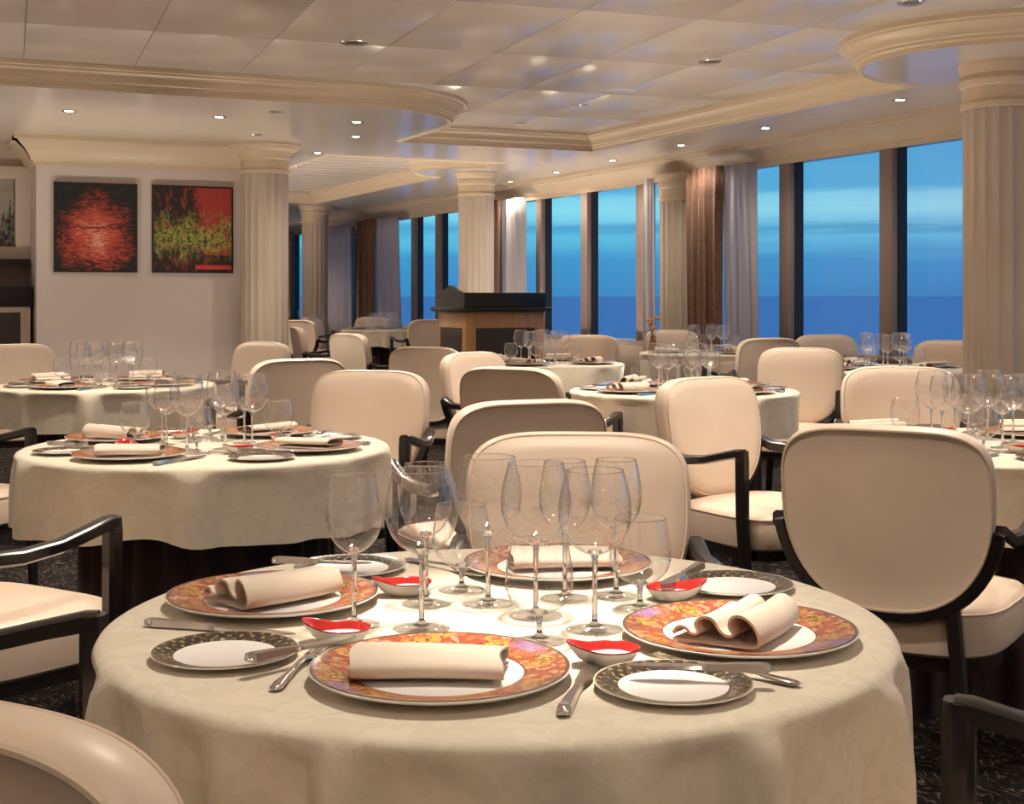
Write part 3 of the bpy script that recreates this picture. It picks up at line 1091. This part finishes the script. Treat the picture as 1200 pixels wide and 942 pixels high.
skirt_me = MB().lathe([(1.0, 0.0), (.985, .3), (.97, .60), (.96, .715)], 240, rfun=lambda a: .365 + .014 * sin(24 * a)).mesh('underskirt', M['skirt'])
board_me = MB().lathe([(.02, 0.69), (.52, .69), (.528, .70), (.528, .735), (.52, .7405), (.02, .7405)], 64, cap0=True, cap1=True).mesh('tabletop', M['underside'])
TABLE = [('tabletop', board_me, []), ('underskirt', skirt_me, [])]


# ------------------------------------------------------------------ tableware prototypes
def make_charger(rw, rr_, rimmat, name):
    k = rr_ / .155
    body = MB()
    body.lathe([(.001, .0065 * k), (rw, .0065 * k), (rr_, .0165 * k), (rr_ * 1.004, .0155 * k), (rr_ * .985, .0125 * k), (rw * 1.0, .0028), (rw * .72, .0),
                (rw * .70, .0), (rw * .68, .002), (.001, .002)], 64)
    b = body.mesh(name, M['porcelain'], angle=30)
    rim = MB().lathe([(rw + .0015, .0070 * k), (rr_ - .003, .0170 * k), (rr_ - .0015, .0169 * k)], 96).mesh('patterned_rim', rimmat)
    return [(None, b, [('patterned_rim', rim)])]


CHARGER = make_charger(.098, .155, M['rim_orange'], 'charger_plate')
BREAD = make_charger(.062, .092, M['rim_black'], 'bread_plate')


def fold_path(pts, th, x0, x1, nx=10, wob=.003, seed=1):
    """a folded strip: centre line pts in (y,z), swept along x, with thickness"""
    rnd = random.Random(seed)
    c = [Vector(p) for p in pts]
    # smooth (Chaikin)
    for _ in range(2):
        q = [c[0]]
        for a, b in zip(c, c[1:]):
            q += [a * .75 + b * .25, a * .25 + b * .75]
        q.append(c[-1])
        c = q
    up, dn = [], []
    for i, p in enumerate(c):
        t = (c[min(i + 1, len(c) - 1)] - c[max(i - 1, 0)]).normalized()
        nrm = Vector((-t.y, t.x))
        up.append(p + nrm * th / 2)
        dn.append(p - nrm * th / 2)
    prof = up + dn[::-1]
    rr = []
    for k in range(nx + 1):
        s = k / nx
        x = x0 + (x1 - x0) * s
        wv = wob * sin(s * 5 + seed)
        taper = 1 - .10 * s
        rr.append([(x + .004 * sin(p.x * 60 + seed) * (1 if k in (0, nx) else 0), p.x * taper + wv, .0075 + (p.y - .0075) * (1 - .12 * s)) for p in prof])
    return MB().rings(rr)


NAP_A = fold_path([(.058, .0035), (.0, .0035), (-.052, .0035), (-.060, .012), (-.054, .030), (-.038, .042), (-.020, .040), (-.014, .026), (-.024, .016), (-.013, .013), (-.002, .020),
                   (.004, .033), (.020, .036), (.029, .026), (.022, .014), (.033, .012), (.040, .021), (.051, .021), (.058, .011)], .0036, -.085, .085, seed=2).mesh('napkin', M['napkin'], angle=60)
NAP_B = fold_path([(.05, .003), (.0, .003), (-.046, .004), (-.052, .014), (-.044, .022), (-.015, .026), (.020, .029), (.044, .024), (.047, .016), (.03, .012), (.0, .012), (-.03, .011)],
                  .0032, -.088, .088, seed=5).mesh('napkin', M['napkin'], angle=60)


def section(x, hw, z, ht):
    return [(x, -hw, z - ht), (x, hw, z - ht), (x, hw * .8, z + ht), (x, -hw * .8, z + ht)]


def make_knife(L=.225):
    b = MB().rings([section(0.0, .0004, .004, .0008), section(.012, .006, .004, .0010), section(.04, .0105, .004, .0012), section(.09, .0100, .004, .0014),
                    section(.118, .006, .0045, .002)]).mesh('blade', M['silver'])
    h = MB().rings([section(.116, .0035, .0045, .0028), section(.125, .0055, .005, .0038), section(.135, .0045, .005, .0036), section(.17, .0062, .0055, .0045),
                    section(.21, .0080, .0058, .0050), section(.222, .0075, .0058, .0045), section(.226, .004, .0055, .003)]).mesh('handle', M['silver'], angle=70)
    s = L / .226
    for me in (b, h):
        me.transform(Matrix.Translation((-.113 * s, 0, 0)) @ Matrix.Diagonal((s, 1, 1, 1)))
    return [('blade', b, []), ('handle', h, [])]


def make_fork(L=.20):
    parts = []
    tin = []
    for k in range(4):
        y = (k - 1.5) * .0062
        me = MB().sweep([(0, y, .0055), (.02, y, .0035), (.045, y, .003), (.052, y, .0035)], [.0009, .0014, .0017, .0017], .0010, n=6).mesh('tine', M['silver'])
        tin.append(me)
    body = MB().rings([section(.046, .0113, .0035, .0011), section(.058, .0118, .004, .0012), section(.072, .008, .0065, .0013), section(.085, .0032, .009, .0015),
                       section(.11, .0028, .0085, .0016), section(.15, .0048, .006, .0016), section(.185, .0085, .004, .0017), section(.198, .0075, .0037, .0016),
                       section(.203, .003, .0035, .0012)]).mesh('fork_handle', M['silver'], angle=70)
    for me in tin + [body]:
        me.transform(Matrix.Translation((-.1, 0, 0)))
    return [('fork_handle', body, [])] + [('tine', t, []) for t in tin]


KNIFE = make_knife()
BUTTER_KNIFE = make_knife(.165)
FORK = make_fork()


def make_dish():
    """small oval dish with one pulled-up pointed lip, white with a red band inside"""
    n = 40

    def ring(s, z, lift):
        rg = []
        for k in range(n):
            a = 2 * pi * k / n
            pt = max(0.0, cos(a)) ** 6
            r = .036 * s * (1 + .55 * pt * min(1, max(0, s - .35) / .65))
            rg.append((r * cos(a), r * sin(a) * .92, z + lift * pt))
        return rg
    body = MB().rings([ring(.5, 0.0, 0), ring(.62, .001, 0), ring(.82, .008, .0), ring(1.0, .018, .009), ring(1.0, .0195, .0095), ring(.96, .0190, .009), ring(.80, .010, 0.0),
                       ring(.6, .0045, 0), ring(.1, .0035, 0)]).mesh('condiment_dish', M['porcelain'], angle=60)
    band = MB().rings([ring(.80, .0108, .0005), ring(.90, .0162, .0058), ring(.955, .0196, .0092), ring(1.0, .0203, .0097), ring(1.008, .0185, .0092)], cap0=False, cap1=False).mesh('red_band', M['red_glaze'])
    return [(None, body, [('red_band', band)])]


DISH = make_dish()


def make_glass(kind):
    if kind == 'red':
        bowl = [(.0042, .100), (.012, .1035), (.026, .111), (.039, .124), (.047, .141), (.050, .158), (.0485, .178), (.044, .198), (.0395, .216)]
        zs, rf = .100, .039
    elif kind == 'white':
        bowl = [(.0040, .098), (.010, .101), (.021, .108), (.031, .120), (.037, .136), (.039, .152), (.0375, .170), (.034, .190), (.0305, .206)]
        zs, rf = .098, .036
    else:
        bowl = [(.0050, .034), (.013, .037), (.027, .044), (.039, .056), (.0445, .072), (.0445, .088), (.042, .108), (.0375, .132)]
        zs, rf = .034, .036
    # Catmull-style refinement of the bowl
    fine = []
    for i in range(len(bowl) - 1):
        p0 = bowl[max(i - 1, 0)]
        p1, p2 = bowl[i], bowl[i + 1]
        p3 = bowl[min(i + 2, len(bowl) - 1)]
        for t in (0, .5):
            fine.append(tuple(.5 * (2 * b + (c - a) * t + (2 * a - 5 * b + 4 * c - d) * t * t + (-a + 3 * b - 3 * c + d) * t ** 3) for a, b, c, d in zip(p0, p1, p2, p3)))
    fine.append(bowl[-1])
    b = MB().lathe(fine, 40).mesh('bowl', M['glass'], angle=80)
    lip = MB().tube([(bowl[-1][0] * cos(2 * pi * k / 40), bowl[-1][0] * sin(2 * pi * k / 40), bowl[-1][1]) for k in range(40)], .0007, closed=True, n=5).mesh('rim', M['stemglass'])
    stem = MB().lathe([(.0001, zs + .0085), (.008, zs + .0082), (fine[2][0] * .93, fine[2][1] + .0012), (fine[1][0] * .93, fine[1][1] + .0006), (.0046, zs - .002), (.0036, zs - .012), (.0031, zs * .55), (.0036, .014), (.007, .0085), (.012, .0060)], 16).mesh('stem', M['crystal'], angle=80)
    foot = MB().lathe([(.0001, .0065), (.011, .0055), (.022, .0035), (rf - .001, .0020), (rf, .0012), (rf - .001, .0004), (.0001, .0004)], 40).mesh('foot', M['footglass'], angle=50)
    return [('bowl', b, [('rim', lip)]), ('stem', stem, []), ('foot', foot, [])]


GLASS = {k: make_glass(k) for k in ('red', 'white', 'water')}
GNAME = {'red': 'broad-bowled wine glass', 'white': 'slender tall wine glass', 'water': 'short-stemmed water goblet'}


def put(proto, name, p, rz, label, cat, group):
    return place(proto, name, (p.x, p.y, ZTOP + .001 if p.z == 0 else p.z), rz, label, cat, group)


def table(lat, d, seed, tname, hem=.535, hero=False, label=None):
    c = P(lat, d)
    place(TABLE, 'dining_table', (c.x, c.y, 0), 0, 'round dining table with dark underskirt, the ' + tname, 'table', 'round dining tables')
    cl = link('tablecloth', tabletop_cloth(seed, hem=hem, hero=hero), None, (c.x, c.y, ZTOP))
    tag(cl, 'cream damask cloth draped over the ' + tname, 'tablecloth', 'cream tablecloths')
    return c


def setting(c, ang, where, tname, full=True, dish=True, glasses=('red', 'white', 'water'), napseed=0):
    """one place setting; ang is measured in the camera's plan (0 = right, 90 = away)"""
    a = radians(ang)
    out = (DIR(cos(a), sin(a)))
    tan_ = Vector((-out.y, out.x, 0))            # to the diner's right when facing the table centre it is -tan
    right = -tan_ * -1
    right = Vector((out.y, -out.x, 0)) * -1
    # diner looks along -out; the diner's right-hand side
    look = -out
    right = Vector((look.y, -look.x, 0))
    rz = face_rz(look)
    rnd = random.Random(int(ang * 13 + c.x * 100))
    of = 'at the %s place of the %s' % (where, tname)
    base = c + out * .345
    put(CHARGER, 'charger_plate', base, rnd.uniform(0, 6), 'orange-rimmed charger plate ' + of, 'plate', 'orange-rimmed charger plates')
    nz = ZTOP + .0095
    place([(None, NAP_A if rnd.random() < .6 else NAP_B, [])], 'napkin', (base.x, base.y, nz), rz + rnd.choice((.0, .5, 1.2, 1.57, -.6)) , 'folded beige napkin ' + of, 'napkin', 'folded beige napkins')
    if full:
        bp = c + out * .33 - right * .245
        dd = (bp - c)
        if dd.length > .435:
            bp = c + dd.normalized() * .435
        put(BREAD, 'bread_plate', bp, rnd.uniform(0, 6), 'black-and-gold-rimmed bread plate ' + of, 'plate', 'black-and-gold bread plates')
        k = place(BUTTER_KNIFE, 'butter_knife', (bp.x + right.x * .03, bp.y + right.y * .03, ZTOP + .017), rz + pi / 2 + .3, 'butter knife on the bread plate ' + of, 'knife', 'butter knives')
        kp = base + right * .178
        if (kp - c).length > .40:
            kp = c + (kp - c).normalized() * .40
        put(KNIFE, 'table_knife', kp, rz - pi / 2, 'silver table knife ' + of, 'knife', 'silver table knives')
        fp = base - right * .170 + out * -.02
        fp = c + out * .30 - right * .145 - out * .0
        put(FORK, 'table_fork', c + out * .335 - right * .168 if False else fp + look * .09, rz - pi / 2 + 0.35, 'silver table fork ' + of, 'fork', 'silver table forks')
    offs = {'red': (.135, .035), 'white': (.105, -.06), 'water': (.182, .108)}
    for gk in glasses:
        r_, s_ = offs[gk]
        gp = c + out * (r_ + rnd.uniform(-.004, .004)) + right * (s_ + rnd.uniform(-.004, .004))
        put(GLASS[gk], 'wine_glass' if gk != 'water' else 'water_goblet', gp, 0, 'clear ' + GNAME[gk] + ' ' + of, 'glass', 'clear ' + GNAME[gk] + 's')
    if dish:
        dp = c + out * .20 - right * .135
        put(DISH, 'condiment_dish', dp, rz + 2.4, 'small white dish with red inside ' + of, 'dish', 'red-lined condiment dishes')


# --- the front table, laid out by hand
T1 = 'front table'
c1 = table(-.02, 1.945, 23, T1, hem=.50, hero=True)


def at(px, py, z=ZTOP + .001):
    d = FPX * (EYE - z) / (py - 345)
    return P((px - 600) / FPX * d, d, z)


def at_xy(lat, d, z=ZTOP + .001):
    return P(lat, d, z)


def rzdir(lat, d):
    """rotation so that local +x points along (lat, d)"""
    v = DIR(lat, d)
    return atan2(v.y, v.x)


PL = 'orange-rimmed charger plates'
for (lat, d, rot, lab) in ((-.085, 1.635, 0.4, 'orange-rimmed charger plate nearest the camera on the front table'),
                           (-.352, 2.035, 1.6, 'orange-rimmed charger plate holding the stepped napkin, left of the front table'),
                           (.300, 1.825, 2.2, 'orange-rimmed charger plate at the right edge of the front table'),
                           (.075, 2.275, 3.0, 'orange-rimmed charger plate behind the glasses of the front table')):
    p = at_xy(lat, d)
    place(CHARGER, 'charger_plate', p, rot, lab, 'plate', PL)
NG = 'folded beige napkins'
nz = ZTOP + .0095
place([(None, NAP_B, [])], 'napkin', at_xy(-.098, 1.625, nz), rzdir(1, -.06), 'flat closed beige napkin on the nearest charger plate', 'napkin', NG)
place([(None, NAP_A, [])], 'napkin', at_xy(-.345, 2.03, nz), rzdir(.72, .70), 'stepped open-ended beige napkin on the left charger plate', 'napkin', NG)
place([(None, NAP_A, [])], 'napkin', at_xy(.303, 1.818, nz), rzdir(.50, .86), 'bunched beige napkin on the charger plate at the right edge', 'napkin', NG)
place([(None, NAP_B, [])], 'napkin', at_xy(.085, 2.27, nz), rzdir(1, .05), 'beige napkin half hidden behind the front-table glasses', 'napkin', NG)

BG = 'black-and-gold bread plates'
for px, py, rot, lab in ((264, 769, .3, 'black-and-gold-rimmed bread plate left of the nearest charger'), (789, 807, 1.0, 'black-and-gold-rimmed bread plate right of the nearest charger'),
                         (860, 689, 2.0, 'black-and-gold-rimmed bread plate at the back right of the front table'), (410, 668, 2.6, 'black-and-gold-rimmed bread plate at the back left of the front table')):
    place(BREAD, 'bread_plate', at(px, py, ZTOP + .001), rot, lab, 'plate', BG)


def cutlery(proto, name, px0, py0, px1, py1, z, label, cat, tilt=0.0):
    """from the tip pixel to the handle-end pixel, lying at height z"""
    a, b = at(px0, py0, z), at(px1, py1, z)
    v = b - a
    o = place(proto, name, (a + b) / 2, atan2(v.y, v.x), label, cat, 'silver cutlery on the front table')
    if tilt:
        o.rotation_euler = (0, tilt, atan2(v.y, v.x))
    return o


ZC_ = ZTOP + .001
cutlery(FORK, 'table_fork', 386, 753, 314, 817, ZC_, 'silver fork beside the nearest charger plate', 'fork')
cutlery(KNIFE, 'table_knife', 700, 772, 655, 847, ZC_, 'silver knife between the nearest charger and the bread plate', 'knife')
cutlery(KNIFE, 'table_knife', 345, 746, 172, 733, ZC_, 'silver knife below the left charger plate', 'knife')
cutlery(FORK, 'table_fork', 768, 771, 932, 804, ZC_, 'silver fork lying under the right charger plate edge', 'fork')
cutlery(BUTTER_KNIFE, 'butter_knife', 420, 748, 285, 778, ZTOP + .018, 'butter knife resting on the bread plate by the nearest fork', 'knife')
cutlery(BUTTER_KNIFE, 'butter_knife', 745, 783, 893, 788, ZTOP + .018, 'butter knife bridging the bread plate right of the nearest charger', 'knife')
cutlery(BUTTER_KNIFE, 'butter_knife', 770, 690, 826, 664, ZTOP + .018, 'butter knife on the bread plate at the back right of the front table', 'knife')
cutlery(BUTTER_KNIFE, 'butter_knife', 425, 662, 330, 660, ZTOP + .018, 'butter knife on the bread plate at the back left of the front table', 'knife')
cutlery(FORK, 'table_fork', 545, 672, 500, 662, ZC_, 'silver fork half hidden behind the tall glasses', 'fork')

DG = 'red-lined condiment dishes'
for px, py, rl, lab in ((403, 752, (-1, .1), 'red-lined white dish beside the nearest fork'), (716, 777, (-1, -.1), 'red-lined white dish between the two nearest plates'),
                        (478, 696, (-.9, -.3), 'red-lined white dish behind the tall left glasses'), (785, 702, (1, .1), 'red-lined white dish by the water goblet at the back right')):
    place(DISH, 'condiment_dish', at(px, py), rzdir(*rl), lab, 'dish', DG)

for kind, px, py, lab in (('white', 415, 733, 'slender wine glass standing alone leftmost on the front table'),
                          ('white', 499, 708, 'slender wine glass behind the broad left glass on the front table'),
                          ('red', 494, 737, 'broad wine glass second from the left on the front table'),
                          ('water', 541, 692, 'short water goblet behind the two overlapping left glasses'),
                          ('red', 572, 708, 'broad wine glass in the middle of the front table, tallest rim'),
                          ('water', 632, 752, 'short water goblet nearest the camera on the front table'),
                          ('red', 628, 722, 'broad wine glass directly behind the nearest water goblet'),
                          ('red', 697, 738, 'broad wine glass beside the dish between the nearest plates'),
                          ('white', 662, 702, 'slender wine glass among the crowded right-hand glasses, partly hidden'),
                          ('white', 722, 699, 'slender wine glass at the back of the right-hand cluster'),
                          ('water', 750, 714, 'short water goblet rightmost on the front table')):
    place(GLASS[kind], 'water_goblet' if kind == 'water' else 'wine_glass', at(px, py), 0, lab, 'glass', 'clear ' + GNAME[kind] + 's')

# --- the other tables
FAR3 = ('red', 'white', 'water')
TB = [
    # lat, d, seed, name, [(angle, where)...], full
    (-.918, 4.15, 3, 'left-middle table', [(245, 'near'), (340, 'right'), (155, 'left'), (68, 'far')], True),
    (1.42, 4.20, 4, 'right-edge table', [(225, 'near'), (315, 'right'), (135, 'left'), (45, 'far')], True),
    (.82, 6.6, 5, 'middle table', [(217, 'left'), (313, 'right'), (127, 'far'), (40, 'far right')], True),
    (.20, 9.15, 6, 'podium table', [(250, 'near'), (340, 'right'), (160, 'left'), (70, 'far')], False),
    (1.55, 10.85, 7, 'drape-side window table', [(190, 'left'), (300, 'near'), (60, 'far')], False),
    (2.30, 8.5, 8, 'column-side window table', [(200, 'left'), (290, 'near'), (20, 'right'), (110, 'far')], False),
    (-2.06, 7.0, 9, 'painting-wall table', [(250, 'near'), (340, 'right'), (160, 'left'), (70, 'far')], True),
    (-1.68, 18.0, 10, 'far table', [(180, 'left'), (0, 'right'), (90, 'far')], False),
    (-3.5, 22.2, 12, 'farthest table', [(180, 'left'), (0, 'right')], False),
]
for lat, d, seed, nm, sets, full in TB:
    c = table(lat, d, seed, nm)
    for ang, where in sets:
        gl = FAR3
        setting(c, ang, where, nm, full=full, dish=(d < 5), glasses=gl)

# downlights right above the nearer tables, higher than the picture reaches
for (lat, d, watt, cone, tl, td, nm) in ((0.04, 2.02, 330, 25, .05, 1.93, 'front table'), (0.10, 2.25, 120, 105, .10, 2.25, 'back half of the front table'), (-.85, 4.15, 210, 100, -.9, 4.15, 'left-middle table'), (1.42, 4.2, 190, 100, 1.42, 4.2, 'right-edge table'),
                                     (.82, 6.4, 210, 100, .82, 6.6, 'middle table'), (-1.9, 6.2, 230, 90, -2.02, 7.0, 'painting-wall table')):
    q = P(lat, d)
    downlight(0, 0, ZT, True, watt, cone, 0.8, label='lit downlight above the %s, higher than the picture reaches' % nm, world=(q.x, q.y), aim=P(tl, td))
# general wide downlights of the grid around and behind the camera
for (x, y) in ((-2.5, -3.5), (1.0, -3.5), (4.0, -3.5), (-2.5, -.8), (.6, -.8), (3.6, -.8), (-2.5, 2.2), (4.3, 2.6), (-2.0, 5.2), (2.4, 5.0), (-2.2, 7.8), (6.3, .5), (6.3, 3.2)):
    downlight(0, 0, ZS if x > 5.8 else ZT, True, 100, 150, 1.0, label='lit downlight of the ceiling grid outside the picture', world=(x, y))

# ------------------------------------------------------------------ podium
pod = link('podium', None, None, (4.22, 10.2, 0))
PW, PD = .70, .62
link('body', MB().box(0, PW, 0, PD, 0.0, 1.06, 0.006).mesh('body', M['wood']), pod)
link('base_plinth', MB().box(-.015, PW + .015, -.015, PD + .015, 0, .10, 0.006).mesh('base_plinth', M['granite']), pod)
fp_ = link('front_panel', MB().box(.09, PW - .09, -.006, .004, .30, .93).mesh('front_panel', M['dark_inset'], smooth=False), pod)
link('side_panel', MB().box(-.006, .004, .08, PD - .08, .30, .93).mesh('side_panel', M['dark_inset'], smooth=False), pod)
top = link('counter_top', MB().box(-.045, PW + .045, -.045, PD + .045, 1.06, 1.095, 0.008).mesh('counter_top', M['granite']), pod)
link('upstand', MB().box(-.01, PW + .01, -.01, .02, 1.095, 1.215, 0.004).box(-.01, PW + .01, PD - .02, PD + .01, 1.095, 1.215, 0.004)
     .box(PW - .02, PW + .01, .0, PD, 1.095, 1.215, 0.004).mesh('upstand', M['granite']), pod)
prof = [(0.0, 1.095), (0.0, 1.215), (.10, 1.222), (.20, 1.245), (.28, 1.27), (PD / 2, 1.275), (PD - .28, 1.27), (PD - .20, 1.245), (PD - .10, 1.222), (PD, 1.215), (PD, 1.095)]
link('gable', MB().rings([[(x, y, z) for y, z in prof] for x in (-.012, .02)]).mesh('gable', M['granite'], smooth=False), pod)
tag(pod, 'honey-wood host podium with black gabled top in front of a column', 'podium')

# ------------------------------------------------------------------ paintings and alcove
for nm, mt, x0, x1, lab in (('painting', 'paint_red', 1.264, 1.94, 'abstract painting of a red burst on black'),
                            ('painting', 'paint_green', 2.065, 2.755, 'abstract painting in yellow-green with red corner')):
    xc, zc = (x0 + x1) / 2, 1.76
    hw, hh = (x1 - x0) / 2, .375
    r = link(nm, None, None, (xc, YP - .001, zc))
    link('canvas', MB().box(-hw + .012, hw - .012, -.032, -.004, -hh + .012, hh - .012).mesh('canvas', M[mt], smooth=False), r)
    fr = MB()
    fr.box(-hw, hw, -.040, -.001, hh - .014, hh).box(-hw, hw, -.040, -.001, -hh, -hh + .014)
    fr.box(-hw, -hw + .014, -.040, -.001, -hh + .014, hh - .014).box(hw - .014, hw, -.040, -.001, -hh + .014, hh - .014)
    link('frame', fr.mesh('frame', M['frame_black'], smooth=False), r)
    tag(r, lab, 'painting')

r = link('framed_print', None, None, (.64, 12.585, 1.90))
link('print', MB().box(-.36, .36, -.012, -.002, -.29, .29).mesh('print', M['print'], smooth=False), r)
fr = MB()
W_, H_, B_ = .50, .40, .13
fr.box(-W_, W_, -.05, 0, H_ - B_ + .02, H_, 0.01).box(-W_, W_, -.05, 0, -H_, -H_ + B_ - .02, 0.01).box(-W_, -W_ + B_, -.05, 0, -H_ + .1, H_ - .1, 0.01).box(W_ - B_, W_, -.05, 0, -H_ + .1, H_ - .1, 0.01)
link('frame', fr.mesh('frame', M['cream_frame']), r)
tag(r, 'grey skyline print in a wide cream frame in the alcove', 'picture')

sb = link('sideboard', None, None, (.30, 12.17, 0))
link('body', MB().box(-.80, .80, 0, .42, .05, 1.10, 0.006).mesh('body', M['pale_wood']), sb)
link('worktop', MB().box(-.82, .82, -.02, .43, 1.10, 1.27, 0.006).mesh('worktop', M['granite']), sb)
link('splashback', MB().box(-.82, .82, .40, .43, 1.27, 1.47).mesh('splashback', M['mullion'], smooth=False), sb)
link('shelf', MB().box(-.82, .82, .20, .43, 1.465, 1.49).mesh('shelf', M['granite'], smooth=False), sb)
for k in range(2):
    x0 = -.72 + k * .76
    link('dark_opening', MB().box(x0, x0 + .68, -.012, .004, .15, 1.05).mesh('dark_opening', M['dark_inset'], smooth=False), sb)  # darkness of the cabinet opening put in as a flat dark panel
tag(sb, 'pale wood sideboard with black worktop in the alcove', 'sideboard')

# small vase with dried flowers on the window table
vp = P(1.13, 11.05, ZTOP + .001)
vz = link('flower_vase', None, None, vp)
link('vase', MB().lathe([(.001, 0), (.03, 0), (.036, .03), (.03, .07), (.02, .10), (.024, .12)], 20).mesh('vase', M['vase']), vz)
fl = MB()
rnd = random.Random(5)
for k in range(9):
    a = rnd.uniform(0, 6.28)
    r_ = rnd.uniform(.01, .06)
    tip = (r_ * cos(a), r_ * sin(a), .17 + rnd.uniform(0, .10))
    b = MB().tube([(0, 0, .10), (tip[0] * .5, tip[1] * .5, .14), tip], .0018, n=5).mesh('flower_stem', M['drape'])
    st = link('flower_stem', b, vz)
    hd = MB().lathe([(.001, -.012), (.014, -.006), (.02, .004), (.012, .014), (.001, .016)], 10, center=tip, rfun=lambda q: 1 + .25 * sin(5 * q)).mesh('flower_head', M['petal'])
    link('flower_head', hd, st)
tag(vz, 'small vase of brown dried flowers by the window column', 'vase')
